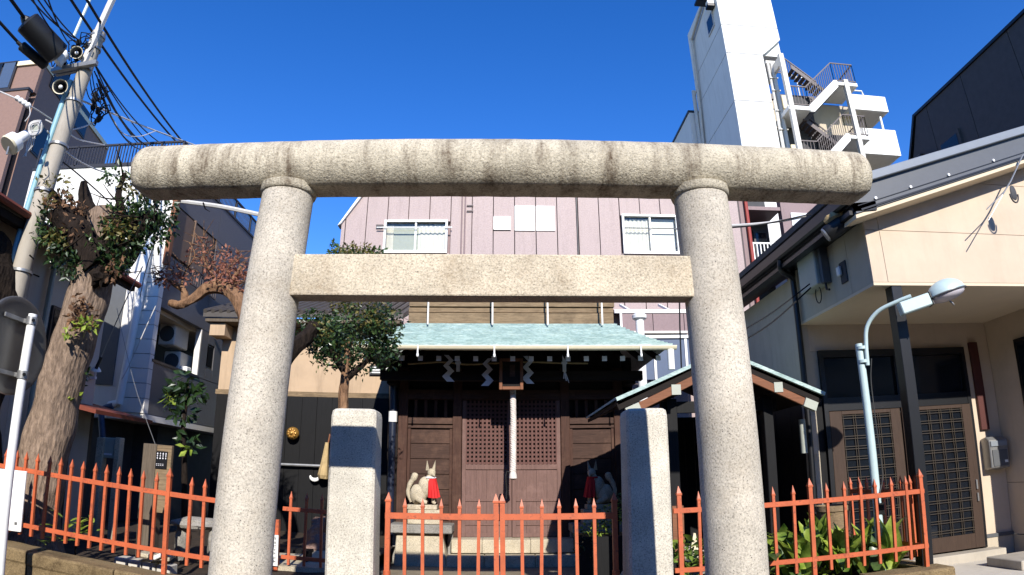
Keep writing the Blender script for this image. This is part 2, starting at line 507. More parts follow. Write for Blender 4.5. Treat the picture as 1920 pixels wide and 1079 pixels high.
# ================================================================== torii
t = thing('torii_gate', 'big weathered granite torii gate with round pillars and a log-like top beam', 'torii gate', (0, 5, GZ))
def pillar(b, tp, rb, rt, z1):
    mb = MB(); n = 48; rings = 46
    for i in range(rings + 1):
        f = i / rings; z = GZ - .1 + (z1 - GZ + .1) * f; x = b + (tp - b) * f; r = rb + (rt - rb) * f
        for k in range(n):
            a = 2 * PI * k / n; w = 1 + .006 * noise.noise(Vector((math.cos(a) * 2, math.sin(a) * 2, z * 3 + b)))
            mb.v.append((x + r * w * math.cos(a), 5 + r * w * math.sin(a), z))
    for i in range(rings):
        for k in range(n):
            a = i * n + k; c = i * n + (k + 1) % n; mb.f.append((a, c, c + n, a + n))
    p = mb.build('pillar', 'granite_pillar', t, smooth=True)
    MB().lathe([(rt + .002, -.03), (rt + .014, -.022), (rt + .022, .0), (rt + .022, .05), (rt + .002, .06)], (tp, 5, z1 - .045), n=48).build('collar', 'granite_beam', p, smooth=True)
    return p
pillar(-2.045, -1.845, .252, .226, 3.985)
pillar(1.885, 1.77, .252, .236, 3.985)
# top beam: a log with a flattened underside and rounded ends, hammered all over
mb = MB(); n, L = 64, 120; zc, r0, xa, xb = 4.18, .252, -3.345, 3.43
prof = []
for i in range(L + 1):
    f = i / L
    # denser rings near the ends
    x = xa + (xb - xa) * f
    prof.append(x)
ends = [0, .012, .03, .055, .085, .12]
prof = [xa + e for e in ends] + prof[3:-3] + [xb - e for e in reversed(ends)]
for x in prof:
    e = min(x - xa, xb - x, .12); s_ = .70 + .30 * math.sqrt(max(0, 1 - ((.12 - e) / .12) ** 2)) if e < .12 else 1
    for k in range(n):
        a = 2 * PI * k / n; y, z = math.cos(a) * r0 * s_, math.sin(a) * r0 * s_
        w = 1 + .012 * noise.noise(Vector((x * 7, y * 14, z * 14))) + .012 * noise.noise(Vector((x * 1.3, y * 2, z * 2)))
        z = max(z * w, -.224 * (1 if e >= .12 else (.75 + .25 * e / .12)))
        mb.v.append((x, 5 + y * w, zc + z))
for i in range(len(prof) - 1):
    for k in range(n):
        a = i * n + k; c = i * n + (k + 1) % n; mb.f.append((a, c, c + n, a + n))
mb.f.append(tuple(range(n))); mb.f.append(tuple(range(len(prof) * n - 1, len(prof) * n - n - 1, -1)))
mb.build('top_beam', 'granite_beam', t, smooth=True)
# tie beam
MB().box(-1.92, 4.875, 2.985, 1.80, 5.08, 3.34).build('tie_beam', 'granite_tie', t, bevel=.014, seg=2)

# ================================================================== granite gate posts
def gatepost(label, x0, x1, z1):
    mb = MB(); y0, y1 = 7.12, 7.56; c = .028
    def ring(z, tp, cc):
        a, b, d, e = x0 + tp, x1 - tp, y0 + tp, y1 - tp
        return [(a + cc, d, z), (b - cc, d, z), (b, d + cc, z), (b, e - cc, z), (b - cc, e, z), (a + cc, e, z), (a, e - cc, z), (a, d + cc, z)]
    rs = [ring(GZ - .1, 0, c), ring(z1 - .09, .012, c), ring(z1 - .03, .022, c), ring(z1 - .008, .045, c), ring(z1, .08, c)]
    for r in rs: mb.v += r
    for i in range(len(rs) - 1):
        for k in range(8): mb.f.append((i * 8 + k, i * 8 + (k + 1) % 8, i * 8 + 8 + (k + 1) % 8, i * 8 + 8 + k))
    mb.f.append(tuple(range(32, 40)))
    o = mb.build('gate_post', 'granite_post'); return tag(o, label, 'gate post')
gatepost('square granite gate post with a shadow band across it beside the left torii pillar', -1.885, -1.345, 2.315)
gatepost('square granite gate post mostly in shadow beside the right torii pillar', 1.425, 1.925, 2.325)

# ================================================================== shrine hall
CX = .27; YW = 13.0
hall = thing('shrine_hall', 'small wooden shrine hall with a pale green copper roof behind the gate', 'shrine', (CX, YW, GZ))
# stone steps
for a, b in ((-.88, -.30), (-.295, .62), (.625, 1.45)):
    MB().box(a, 12.55, .10, b, 13.3, .36).build('step_stone', 'pale_stone', hall, bevel=.012)
for a, b in ((-.95, -.25), (-.245, .7), (.705, 1.5)):
    MB().box(a, 12.25, GZ, b, 12.54, .09).build('landing_stone', 'pale_stone', hall, bevel=.015)
MB().box(-2.0, 13.0, GZ, 2.54, 13.3, .365).build('foundation', 'grey_stone', hall)
# posts
for x, w in ((-1.91, .19), (-.815, .18), (1.355, .18), (2.45, .19)):
    MB().box(x - w / 2, 12.93, .37, x + w / 2, 13.12, 3.75).build('post', 'shrine_post', hall, bevel=.008)
# side bays: boards, rails, balusters
for xa, xb in ((-1.813, -.907), (1.447, 2.353)):
    z = .38
    for i in range(7):
        h = .305; MB().box(xa + .06, 13.02 + .006 * (i % 2), z + .005, xb - .06, 13.06, z + h - .005).build('board', 'shrine_wood', hall, bevel=.004); z += h
    for x in (xa + .03, xb - .03): MB().box(x - .028, 12.99, .38, x + .028, 13.05, 2.52).build('stile', 'shrine_post', hall)
    MB().box(xa, 12.965, 2.52, xb, 13.08, 2.58).build('rail', 'shrine_wood', hall, bevel=.004)
    MB().box(xa, 12.975, 2.605, xb, 13.07, 2.735).build('rail', 'shrine_wood', hall, bevel=.004)
    for k in range(4):
        x = xa + .15 + k * (xb - xa - .30) / 3
        MB().box(x - .03, 12.985, 2.737, x + .03, 13.045, 3.1).build('baluster', 'shrine_post', hall, bevel=.004)
# lintels and dark upper wall, dark inside
MB().box(-2.02, 12.94, 3.1, 2.56, 13.1, 3.3).build('lintel', 'shrine_wood', hall, bevel=.006)
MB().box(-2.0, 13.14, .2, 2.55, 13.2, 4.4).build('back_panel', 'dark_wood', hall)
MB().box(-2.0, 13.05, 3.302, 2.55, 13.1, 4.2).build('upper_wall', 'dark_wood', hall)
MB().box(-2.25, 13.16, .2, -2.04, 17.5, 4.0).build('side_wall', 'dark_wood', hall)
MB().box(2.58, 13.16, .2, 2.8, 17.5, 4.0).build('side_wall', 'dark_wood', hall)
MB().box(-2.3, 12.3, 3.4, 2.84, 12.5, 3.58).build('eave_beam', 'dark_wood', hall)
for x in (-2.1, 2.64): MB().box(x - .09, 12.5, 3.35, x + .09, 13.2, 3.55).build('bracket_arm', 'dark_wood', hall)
# sliding lattice doors
def door(xa, xb, y, lock):
    d = hall
    st = .075
    leaf = MB().box(xa, y, .37, xa + st, y + .05, 3.09).box(xb - st, y, .37, xb, y + .05, 3.09)
    leaf.box(xa + st, y + .002, .37, xb - st, y + .045, .45).box(xa + st, y + .002, .60, xb - st, y + .045, .635)
    leaf.box(xa + st, y + .002, 1.07, xb - st, y + .045, 1.125).box(xa + st, y - .004, 1.70, xb - st, y + .048, 1.80)
    o = leaf.build('door', 'door_wood', d, bevel=.004)
    for za, zb in ((.45, .60), (.635, 1.07), (1.125, 1.70)):
        w = (xb - xa - 2 * st) / 4
        for k in range(4):
            MB().box(xa + st + k * w + .0015, y + .018 + .002 * (k % 2), za, xa + st + (k + 1) * w - .0015, y + .036, zb).build('panel_board', 'door_wood', o)
    la = MB(); p = .0845
    nx = int(round((xb - xa - 2 * st) / p)); p = (xb - xa - 2 * st) / nx
    for k in range(nx + 1):
        x = xa + st + k * p; la.box(x - .021, y + .004, 1.8, x + .021, y + .022, 3.09)
    for k in range(15):
        z = 1.83 + k * .0845; la.box(xa + st, y + .0235, z - .021, xb - st, y + .04, z + .021)
    la.build('lattice', 'lattice_wood', o, kind='stuff')
    return o
door(-.715, .275, 13.0, 0); door(.285, 1.255, 12.97, 1)
# copper roof, curved, with stepped sheets
def hw(t): return 2.93 - .80 * (t ** .85) + .10 * math.sin(PI * t)
def rz(t): return 3.905 + .78 * (.72 * t + .28 * t * t)
rows = 15; mb = MB()
for i in range(rows):
    t0, t1 = i / rows, (i + 1) / rows; y0, y1 = 11.3 + 1.6 * t0, 11.3 + 1.6 * t1 + .03
    z0, z1 = rz(t0) + .022, rz(t1) + .003; w0, w1 = hw(t0), hw(t1)
    n = 26
    for k in range(n):
        o = (i % 2) * .5
        fa, fb = (k + 0.0) / n, (k + 1.0) / n
        ja = .008 * noise.noise(Vector((k * 1.7, i * 2.3, 0)))
        x0a, x0b = CX - w0 + 2 * w0 * fa, CX - w0 + 2 * w0 * fb; x1a, x1b = CX - w1 + 2 * w1 * fa, CX - w1 + 2 * w1 * fb
        mb.add([(x0a, y0, z0 + ja), (x0b, y0, z0 + ja), (x1b, y1, z1), (x1a, y1, z1), (x0a, y0 + .01, z0 - .03), (x0b, y0 + .01, z0 - .03)], [(0, 1, 2, 3), (4, 5, 1, 0)])
# hipped sides going back
for sgn in (-1, 1):
    for i in range(rows):
        t0, t1 = i / rows, (i + 1) / rows
        mb.add([(CX + sgn * hw(t0), 11.3 + 1.6 * t0, rz(t0)), (CX + sgn * hw(t0), 18, rz(t0)), (CX + sgn * hw(t1), 18, rz(t1)), (CX + sgn * hw(t1), 11.3 + 1.6 * t1, rz(t1))], [(0, 1, 2, 3)])
roof = mb.build('roof', 'copper', hall, normals=False)
MB().box(CX - 2.93, 11.29, 3.855, CX + 2.93, 11.33, 3.915).build('eave_edge', 'copper', roof)
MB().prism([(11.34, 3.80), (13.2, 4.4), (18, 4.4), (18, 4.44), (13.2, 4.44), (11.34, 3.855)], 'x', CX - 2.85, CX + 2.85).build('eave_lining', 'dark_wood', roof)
# weathered boards of the upper roof box and its snow rods
z = 4.64
for i in range(5):
    h = (.26, .12, .3, .3, .3)[i]; MB().box(CX - 2.13 - .01 * (i % 2), 12.86 + (.05 if i == 1 else .012 * i), z + .011, CX + 2.14 + .015 * (i % 3), 13.0, z + h - .011).build('ridge_board', 'old_board', hall, bevel=.006); z += h
MB().box(CX - 2.1, 12.96, 4.6, CX + 2.1, 15, z).build('ridge_box', 'old_board', hall)
for x in (-1.43, -.115, 1.01, 2.13):
    MB().box(x - .017, 12.62, 4.585, x + .017, 12.65, 5.35).build('snow_rod', 'offwhite_metal', hall)
# gutter with hangers
gut = MB(); n = 8
for k in range(n):
    a, b = PI + PI * k / n, PI + PI * (k + 1) / n
    ya, za, yb, zb = 11.22 + .065 * math.cos(a), 3.845 + .065 * math.sin(a), 11.22 + .065 * math.cos(b), 3.845 + .065 * math.sin(b)
    ya2, za2, yb2, zb2 = 11.22 + .058 * math.cos(a), 3.845 + .058 * math.sin(a), 11.22 + .058 * math.cos(b), 3.845 + .058 * math.sin(b)
    gut.add([(CX - 2.95, ya, za), (CX + 2.97, ya, za), (CX + 2.97, yb, zb), (CX - 2.95, yb, zb)], [(0, 1, 2, 3)])
    gut.add([(CX - 2.95, ya2, za2), (CX + 2.97, ya2, za2), (CX + 2.97, yb2, zb2), (CX - 2.95, yb2, zb2)], [(0, 1, 2, 3)])
gut.box(CX - 2.95, 11.15, 3.838, CX + 2.97, 11.163, 3.856)
go = gut.build('gutter', 'cream_paint', hall, normals=False)
for px in ((-1.426,11.200,3.792)[0], (-0.065,11.200,3.800)[0], (1.239,11.200,3.782)[0], (2.567,11.200,3.766)[0]):
    h = MB().box(px - .012, 11.14, 3.72, px + .012, 11.15, 3.86).lathe([(.008, .0), (.020, .01), (.023, .04), (.014, .08), (.006, .1)], (px, 11.145, 3.64), n=10)
    h.build('gutter_hanger', 'white_paint', hall)
MB().tube([(CX + 2.86, 11.22, 3.79), (CX + 2.86, 11.22, 3.42)], .065, 10).build('downspout', 'white_paint', hall, smooth=True)
# rafters with white painted ends
for k in range(17):
    x = CX - 2.72 + .34 * k
    MB().bar((x, 11.62, 3.70), (x, 13.1, 4.25), .075, .085).build('rafter', 'dark_wood', hall)
    MB().box(x - .045, 11.59, 3.655, x + .045, 11.612, 3.745).build('rafter_cap', 'paper', hall)
# drainpipe at the left corner
mb = MB().tube([(-2.13, 12.86, 3.6), (-2.1, 12.82, 2.9), (-2.1, 12.82, .2)], .075, 10)
dp = mb.build('drainpipe', 'navy_pipe', hall, smooth=True)
MB().tube([(-2.1, 12.82, 2.62), (-2.1, 12.82, 2.83)], .088, 10).build('collar', 'white_paint', dp, smooth=True)
MB().tube([(-2.1, 12.82, .42), (-2.1, 12.82, .58)], .088, 10).build('collar', 'white_paint', dp, smooth=True)

# ---- plaque, rope, bell and paper streamers hang from the eave
pl = thing('name_plaque', 'wooden framed name plaque hanging under the eave above the bell rope', 'plaque', (0.255,12.000,3.475))
px0, px1 = (0.023,12.000,3.495)[0], (0.477,12.000,3.496)[0]; pz0, pz1 = (0.244,12.000,3.181)[2], (0.245,12.000,3.783)[2]
MB().box(px0 + .05, 12.03, pz0 + .05, px1 - .05, 12.06, pz1 - .05).build('board', 'dark_wood', pl)
for a in ((px0, pz0, px0 + .06, pz1), (px1 - .06, pz0, px1, pz1), (px0 + .06, pz0, px1 - .06, pz0 + .06), (px0 + .06, pz1 - .06, px1 - .06, pz1)):
    MB().box(a[0], 11.99, a[1], a[2], 12.07, a[3]).build('frame', 'brown_wood', pl, bevel=.008)
MB().box(px0 + .2, 12.02, pz0 + .25, px0 + .3, 12.03, pz1 - .12).build('lettering', 'shrine_wood', pl)
bell = MB().lathe([(.02, .2), (.06, .19), (.10, .13), (.115, .05), (.10, -.02), (.05, -.06), (.01, -.065)], (.285, 12.25, 3.33), n=18).build('bell', 'dark_red', smooth=True)
tag(bell, 'round dark bell at the top of the pale rope', 'bell')
# twisted rope of three strands
mb = MB(); z1, z0 = 3.30, 1.62
for s in range(3):
    pts = []
    for i in range(110):
        f = i / 109; z = z1 + (z0 - z1) * f; a = 2 * PI * (s / 3 + f * 13); r = .028
        pts.append((.285 + r * math.cos(a) + .012 * math.sin(f * 3), 12.27 + r * math.sin(a), z))
    mb.tube(pts, .034, 6)
mb.lathe([(.03, .0), (.075, .03), (.07, .1), (.05, .16)], (.285 + .012 * math.sin(3), 12.27, 1.50), n=12)
tag(mb.build('bell_rope', 'rope', smooth=True), 'thick twisted pale bell rope hanging before the shrine doors', 'rope')
mb = MB().tube([(.24, 12.27, 1.64), (.17, 12.26, 1.66), (.15, 12.25, 1.58), (.17, 12.25, 1.30), (.16, 12.24, 1.15)], .016, 6)
tag(mb.build('hanging_cord', 'black_rubber'), 'thin dark cord hanging beside the foot of the bell rope', 'cord')
# straw rope
pts = [(-1.75, 12.24, 3.70), (-1.1, 12.24, 3.74), (-.6, 12.24, 3.70), (0, 12.24, 3.73), (.6, 12.24, 3.75), (1.2, 12.24, 3.73), (1.75, 12.24, 3.72)]
tag(MB().tube(curve_pts(pts, 8), .018, 6, jit=.3, jf=14).build('straw_rope', 'straw'), 'thin straw rope strung below the rafter ends of the shrine', 'rope')
def shide(px, py0, py1, label, w=.075):
    a = Vector((0.264,11.960,3.489)); 
    return None
def streamer(x, z1, z0, label, flip=1):
    mb = MB(); n = 5; dz = (z1 - z0) / n; w = .062
    xs = 0
    for i in range(n):
        za, zb = z1 - i * dz, z1 - (i + 1) * dz; o = (w * .8 if i % 2 else -w * .8) * flip; p = (w * .8 if (i + 1) % 2 else -w * .8) * flip
        y = 12.22 - .006 * (i % 2)
        ww = w * (.7 + .12 * i)
        mb.add([(x + o - ww, y, za), (x + o + ww, y, za), (x + p + ww, y - .006, zb), (x + p - ww, y - .006, zb), (x + o - ww, y + .004, za), (x + o + ww, y + .004, za), (x + p + ww, y - .002, zb), (x + p - ww, y - .002, zb)],
               [(0, 1, 2, 3), (7, 6, 5, 4), (0, 4, 5, 1), (1, 5, 6, 2), (2, 6, 7, 3), (3, 7, 4, 0)])
    return tag(mb.build('paper_streamer', 'paper'), label, 'paper streamer', 'zigzag paper streamers under the shrine eave')
streamer((-0.954,12.220,3.629)[0], (-0.959,12.220,3.880)[2], (-0.949,12.220,3.359)[2], 'white zigzag paper streamer farthest from the name plaque')
streamer((-0.203,12.220,3.633)[0], (-0.204,12.220,3.821)[2], (-0.200,12.220,3.281)[2], 'white zigzag paper streamer between the plaque and a folded paper', -1)
streamer((0.579,12.220,3.635)[0], (0.581,12.220,3.865)[2], (0.577,12.220,3.323)[2], 'white zigzag paper streamer right beside the plaque, towards the fox in shade')
def folded(px, label, tails):
    x = px[0]; z = px[2]
    mb = MB().box(x - .035, 12.20, z - .16, x + .035, 12.22, z + .18).box(x - .055, 12.19, z - .01, x + .055, 12.227, z + .03)
    if tails:
        for s in (-1, 0, 1): mb.bar((x, 12.20, z - .12), (x + .05 * s + .03, 12.19, z - .34 - .04 * s), .022, .012)
    return tag(mb.build('folded_paper', 'paper'), label, 'folded paper', 'folded papers under the shrine eave')
folded((-0.770,12.220,3.714), 'folded white paper tied to the straw rope between two zigzag streamers', False)
folded((1.283,12.220,3.717), 'folded white paper with loose tails tied to the straw rope', True)

# ---- fox statues on stone tables
def fox(px, label, m, cloth, zoff=0):
    X = px; Y = 12.60; B = 1.02; K = 1.08
    f = thing('fox_statue', label, 'fox statue', (X, Y, .68), 'fox statues guarding the shrine')
    def q(x, y, z): return (X + m * x * K, Y + y * K, B + z * K if z > -5 else z)
    # body: haunches, back, chest, front legs
    mb = MB()
    # stone seat
    body = MB()
    body.blob(q(-.10, 0, .17), (.165, .13, .20), 3, .12, 18, 14)
    body.blob(q(.02, 0, .30), (.145, .115, .20), 5, .1, 18, 14)
    body.blob(q(.10, 0, .40), (.095, .095, .15), 6, .1, 16, 12)
    for s in (-.05, .05):
        body.tube([q(.12, s, .34), q(.17, s, .18), q(.175, s, .04), q(.215, s, .02)], [.055, .04, .034, .036], 10)
        body.tube([q(-.12, s * 2, .12), q(.0, s * 2.1, .05), q(.07, s * 2.1, .03)], [.07, .055, .035], 10)
    bo = body.build('body', 'pale_stone', f, smooth=True)
    TH = -1.05                                             # the head turns towards the street
    def h(x, y, z):
        dx, dy = x - .13, y; return q(.13 + dx * math.cos(TH) - dy * math.sin(TH), dx * math.sin(TH) + dy * math.cos(TH), z)
    head = MB().blob(h(.135, 0, .56), (.08, .078, .085), 1, .05, 16, 12)
    head.tube([h(.15, 0, .55), h(.215, 0, .525), h(.255, 0, .515)], [.055, .036, .02], 10)
    head.tube([q(.11, 0, .38), q(.13, 0, .52)], [.085, .06], 12)
    for s in (-.055, .055):
        head.add([h(.09, s - .04, .605), h(.09, s + .04, .605), h(.165, s, .60), h(.115, s * 1.5, .79)], [(0, 1, 3), (1, 2, 3), (2, 0, 3), (0, 2, 1)])
    head.build('head', 'pale_stone', f, smooth=True)
    # tail curving up behind
    MB().tube(curve_pts([q(-.22, 0, .04), q(-.285, 0, .2), q(-.25, 0, .36), q(-.18, 0, .47), q(-.16, 0, .56)], 5), [.035] * 4 + [.04] * 5 + [.05] * 5 + [.065] * 5 + [.055, .02], 10).build('tail', 'pale_stone', f, smooth=True)
    # bib
    bib = MB(); n = 9; rows_ = 7
    for i in range(rows_ + 1):
        t_ = i / rows_
        for k in range(n + 1):
            a = -1.05 + 2.1 * k / n; R = .082 + .04 * t_ + .024 * math.sin(k * 2.2) * t_
            bib.v.append(h(.125 + R * math.cos(a) * 1.0 + .05 * t_, R * math.sin(a) * 1.05, .485 - .34 * t_ - .03 * math.cos(a) * t_))
    for i in range(rows_):
        for k in range(n):
            a = i * (n + 1) + k; bib.f.append((a, a + 1, a + n + 2, a + n + 1))
    bb = bib.build('bib', cloth, f, smooth=True, normals=False)
    MB().tube([q(.115 + .088 * math.cos(a), .088 * math.sin(a), .475) for a in [2 * PI * k / 14 for k in range(15)]], .018, 6).build('collar', 'paper' if cloth == 'red_cloth' and m > 0 else cloth, bb)
    MB().box(*q(-.29, -.16, -.005), *q(.25, .16, -.09)).build('plinth', 'pale_stone', f, bevel=.012)
    MB().box(*q(-.26, -.2, -.092), *q(.32, .2, -.34)).build('base', 'pale_stone', f, bevel=.012)
    # table
    tb = thing('stone_table', 'pale stone table under the ' + ('fox in sunlight' if m > 0 else 'fox in shade'), 'stone table', (X, Y, GZ), 'stone tables under the foxes')
    MB().box(*q(-.58, -.34, -.343), *q(.53, .34, -.49)).build('table_top', 'grey_stone', tb, bevel=.015)
    mb = MB(); a, b = .40, .46
    mb.add([q(-.44, -.24, -.493), q(.36, -.24, -.493), q(.36, .24, -.493), q(-.44, .24, -.493), (X - m * .52, Y - .3, GZ), (X + m * .48, Y - .3, GZ), (X + m * .48, Y + .3, GZ), (X - m * .52, Y + .3, GZ)],
           [(0, 1, 2, 3), (7, 6, 5, 4), (0, 4, 5, 1), (1, 5, 6, 2), (2, 6, 7, 3), (3, 7, 4, 0)])
    mb.build('table_foot', 'pale_stone', tb, bevel=.015)
    for x in (-.52, .47):
        MB().box(*q(x - .045, .12, -.493), X + m * K * (x + .045), Y + .27, GZ).build('leg', 'grey_stone', tb, bevel=.008)
    return f
fox(-1.42, 'pale stone fox with a bright red bib on a sunlit stone table', 1, 'red_cloth')
fox(1.96, 'stone fox in a red bib sitting in the shade of the small roof', -1, 'red_cloth')

# ================================================================== purification pavilion (small gabled copper roof)
pv = thing('water_pavilion', 'small open pavilion with a gabled copper roof behind the right torii pillar', 'pavilion', (3.1, 10, GZ))
xl, xr, xm, ze, zr, ya, yb = 1.58, 4.62, 3.12, 2.60, 3.24, 8.5, 11.5
for sgn, x0 in ((-1, xl), (1, xr)):
    mb = MB(); rows = 9
    for i in range(rows):
        t0, t1 = i / rows, (i + 1) / rows
        def pt_(t): return (x0 + (xm - x0) * t, ze + (zr - ze) * (.8 * t + .2 * t * t))
        a, b = pt_(t0), pt_(t1); n = 8
        for k in range(n):
            y0, y1 = ya + (yb - ya) * k / n, ya + (yb - ya) * (k + 1) / n
            mb.add([(a[0], y0, a[1] + .012), (a[0], y1, a[1] + .012), (b[0], y1, b[1]), (b[0], y0, b[1]), (a[0], y0, a[1] - .02), (a[0], y1, a[1] - .02)], [(0, 1, 2, 3), (4, 5, 1, 0)])
    mb.build('roof_slope', 'copper', pv, normals=False)
    # edge strip and bargeboards, front
    mb = MB().bar((x0, ya - .01, ze - .022), (xm, ya - .01, zr - .022), .06, .05)
    mb.build('roof_edge', 'copper', pv)
    MB().bar((x0 + .02 * -sgn, ya + .05, ze - .1), (xm, ya + .05, zr - .1), .06, .13).build('soffit_board', 'dark_wood', pv)
    MB().bar((x0 - sgn * .14, ya + .03, ze - .20), (xm, ya + .03, zr - .21), .05, .11).build('bargeboard', 'brown_wood', pv, bevel=.006)
    d = Vector((xm - x0, 0, zr - ze)).normalized(); e = Vector((x0 - sgn * .14, ya, ze - .2))
    MB().bar(e + Vector((0, .015, 0)), e + d * .2 + Vector((0, .015, 0)), .09, .125).build('end_cap', 'meter_grey', pv)
    MB().prism([(x0 - sgn * .03, ze - .03), (xm, zr - .03), (xm, zr - .07), (x0 - sgn * .03, ze - .09)], 'y', ya + .02, yb - .02).build('roof_lining', 'dark_wood', pv)
for x in (2.42, 3.92):
    MB().box(x - .06, ya + .02, 2.64, x + .06, yb, 2.76).build('purlin', 'dark_wood', pv)
    MB().box(x - .065, ya - .005, 2.63, x + .065, ya + .018, 2.77).build('purlin_cap', 'meter_grey', pv)
for x in (2.45, 3.9):
    for y in (8.95, 11.2): MB().box(x - .075, y - .075, GZ, x + .075, y + .075, 2.62).build('post', 'charcoal_board', pv, bevel=.008)
MB().box(2.3, 8.9, 2.42, 4.05, 9.0, 2.58).build('tie', 'charcoal_board', pv)
# basin and ladle rack under the roof
bs = thing('water_basin', 'low stone water basin under the pavilion roof', 'basin', (3.15, 10.2, GZ))
MB().box(2.65, 9.8, GZ, 3.65, 10.6, .45).build('trough', 'grey_stone', bs, bevel=.03)
MB().box(2.75, 9.9, .451, 3.55, 10.5, .46).build('water', 'window_dark', bs)
# black board fence behind the pavilion
fb = thing('board_fence', 'tall black board fence in deep shade behind the pavilion', 'fence', (3.7, 11.8, GZ))
for k in range(13):
    MB().box(2.55 + .185 * k + .004, 11.8 + .008 * (k % 2), GZ, 2.55 + .185 * (k + 1) - .004, 11.84, 2.6).build('board', 'charcoal_board', fb)
for z in (.4, 2.3): MB().box(2.55, 11.841, z, 4.95, 11.9, z + .09).build('rail', 'charcoal_board', fb)

# ================================================================== house on the right (entrance porch)
XW = 4.95
rh = thing('entrance_house', 'beige house with an entrance porch and latticed sliding doors', 'house', (8, 9, GZ))
# shaded side wall in panels, then the wall round the doors
ys = [7.42, 8.05, 9.60]
for a, b in ((7.42, 7.93), (7.936, 9.64)):
    MB().box(XW, a, 3.90, XW + .12, b, 4.86).build('wall_panel', 'grey_wall', rh)
for a, b in ((9.645, 10.9), (10.906, 12.4)):
    MB().box(XW, a, GZ, XW + .12, b, 4.70).build('wall_panel', 'grey_wall', rh)
# front fascia in beige panels (gable, rising to the right), joints recessed
def rake(x): return 5.02 + .32 * (x - 4.83)
px_ = [XW + .002, 5.18]
MB().prism([(4.952, 3.903), (5.178, 3.903), (5.178, 4.64), (4.952, 4.64)], 'y', 7.38, 7.45).build('wall_panel', 'beige_wall', rh)
MB().prism([(5.186, 3.903), (9.5, 3.903), (9.5, 4.64), (5.186, 4.64)], 'y', 7.38, 7.45).build('wall_panel', 'beige_wall', rh)
MB().prism([(4.952, 4.648), (5.178, 4.648), (5.178, rake(5.178) + .1), (4.952, rake(4.952) + .1)], 'y', 7.38, 7.45).build('wall_panel', 'beige_wall', rh)
MB().prism([(5.186, 4.648), (9.5, 4.648), (9.5, 5.45), (6.6, 5.45), (5.186, rake(5.186) + .1)], 'y', 7.38, 7.45).build('wall_panel', 'beige_wall', rh)
MB().prism([(6.7, 5.458), (9.5, 5.458), (9.5, rake(9.5) + .1), (6.7, rake(6.7) + .1)], 'y', 7.38, 7.45).build('wall_panel', 'beige_wall', rh)
MB().prism([(XW + .1, 3.95), (9.5, 3.95), (9.5, rake(9.5)), (XW + .1, rake(XW))], 'y', 7.451, 7.55).build('wall', 'grey_wall', rh)
# porch ceiling
MB().box(XW + .003, 7.385, 3.86, 9.5, 9.7, 3.90).build('soffit', 'soffit', rh)
# roof: rake board, metal cap, gutters and lining
mb = MB().prism([(4.62, rake(4.62) - .24), (9.6, rake(9.6) - .24), (9.6, rake(9.6) + .13), (4.62, rake(4.62) + .13)], 'y', 7.0, 7.06)
ra = mb.build('rake_board', 'grey_fascia', rh)
MB().prism([(4.70, rake(4.70) - .225), (9.6, rake(9.6) - .225), (9.6, rake(9.6) - .20), (4.7, rake(4.7) - .20)], 'y', 6.985, 7.0).build('groove_strip', 'black_metal', ra)
MB().prism([(4.66, rake(4.66) - .15), (9.6, rake(9.6) - .15), (9.6, rake(9.6) - .14), (4.66, rake(4.66) - .14)], 'y', 6.99, 7.0).build('groove_strip', 'black_metal', ra)
MB().prism([(4.57, rake(4.57) + .131), (9.6, rake(9.6) + .131), (9.6, rake(9.6) + .26), (4.57, rake(4.57) + .26)], 'y', 6.93, 7.1).build('roof_cap', 'grey_cap', rh, bevel=.01)
for x in (4.95, 5.55, 6.25, 7.15):
    MB().lathe([(.004, -.03), (.022, -.02), (.022, .01)], (x, 6.985, rake(x) - .12), (0, -1, 0), 8).build('bolt', 'white_paint', ra)
MB().prism([(4.62, rake(4.62) - .30), (9.6, rake(9.6) - .30), (9.6, rake(9.6) - .245), (4.62, rake(4.62) - .245)], 'y', 7.02, 7.4).build('eave_lining', 'soffit', rh)
mb = MB()
mb.prism([(4.50, rake(4.50) + .16), (9.6, rake(9.6) + .16), (9.6, rake(9.6) + .255), (4.50, rake(4.50) + .255)], 'y', 7.101, 13.0)
mb.build('roof', 'dark_panel', rh)
MB().box(4.50, 7.0, 4.86, 4.62, 12.6, 5.06).build('gutter', 'black_metal', rh, bevel=.03)
MB().prism([(4.62, 4.74), (4.95, 4.78), (4.95, 4.90), (4.62, 4.86)], 'y', 7.0, 12.6).build('eave_soffit', 'black_metal', rh)
MB().box(4.56, 7.07, 4.72, 4.70, 12.6, 4.78).build('eave_trim', 'black_metal', rh)
# downpipe
MB().tube(curve_pts([(4.56, 9.3, 4.86), (4.58, 9.35, 4.70), (4.84, 9.5, 4.62), (4.865, 9.55, 4.40), (4.865, 9.55, GZ)], 4), .05, 10).build('downpipe', 'black_metal', rh, smooth=True)
MB().box(4.895, 9.7, GZ, 4.948, 9.78, 4.68).build('trim_strip', 'grey_wall', rh)
# door wall
MB().box(XW + .13, 9.66, 3.42, 8.72, 9.76, 3.858).build('wall', 'beige_wall', rh)
MB().box(XW + .002, 9.66, 2.66, 5.20, 9.76, 3.417).build('wall', 'grey_wall', rh)
MB().box(XW + .002, 9.66, GZ, 5.20, 9.76, 2.655).build('shade_cladding', 'charcoal_board', rh)  # black sheet added where the lower wall lies in deep shade
for k in range(4): MB().box(4.915, 9.66 + .62 * k, GZ, 4.949, 9.66 + .62 * k + .61, 2.62).build('shade_cladding', 'charcoal_board', rh)  # same black sheets for the shade along the side wall
MB().box(8.12, 9.66, .16, 8.72, 9.76, 3.417).build('wall', 'beige_wall', rh)
MB().box(8.10, 9.63, GZ, 8.72, 9.76, .145).build('plinth', 'grey_wall', rh)
MB().box(8.10, 9.615, .147, 8.72, 9.70, .205).build('base_trim', 'grey_fascia', rh)
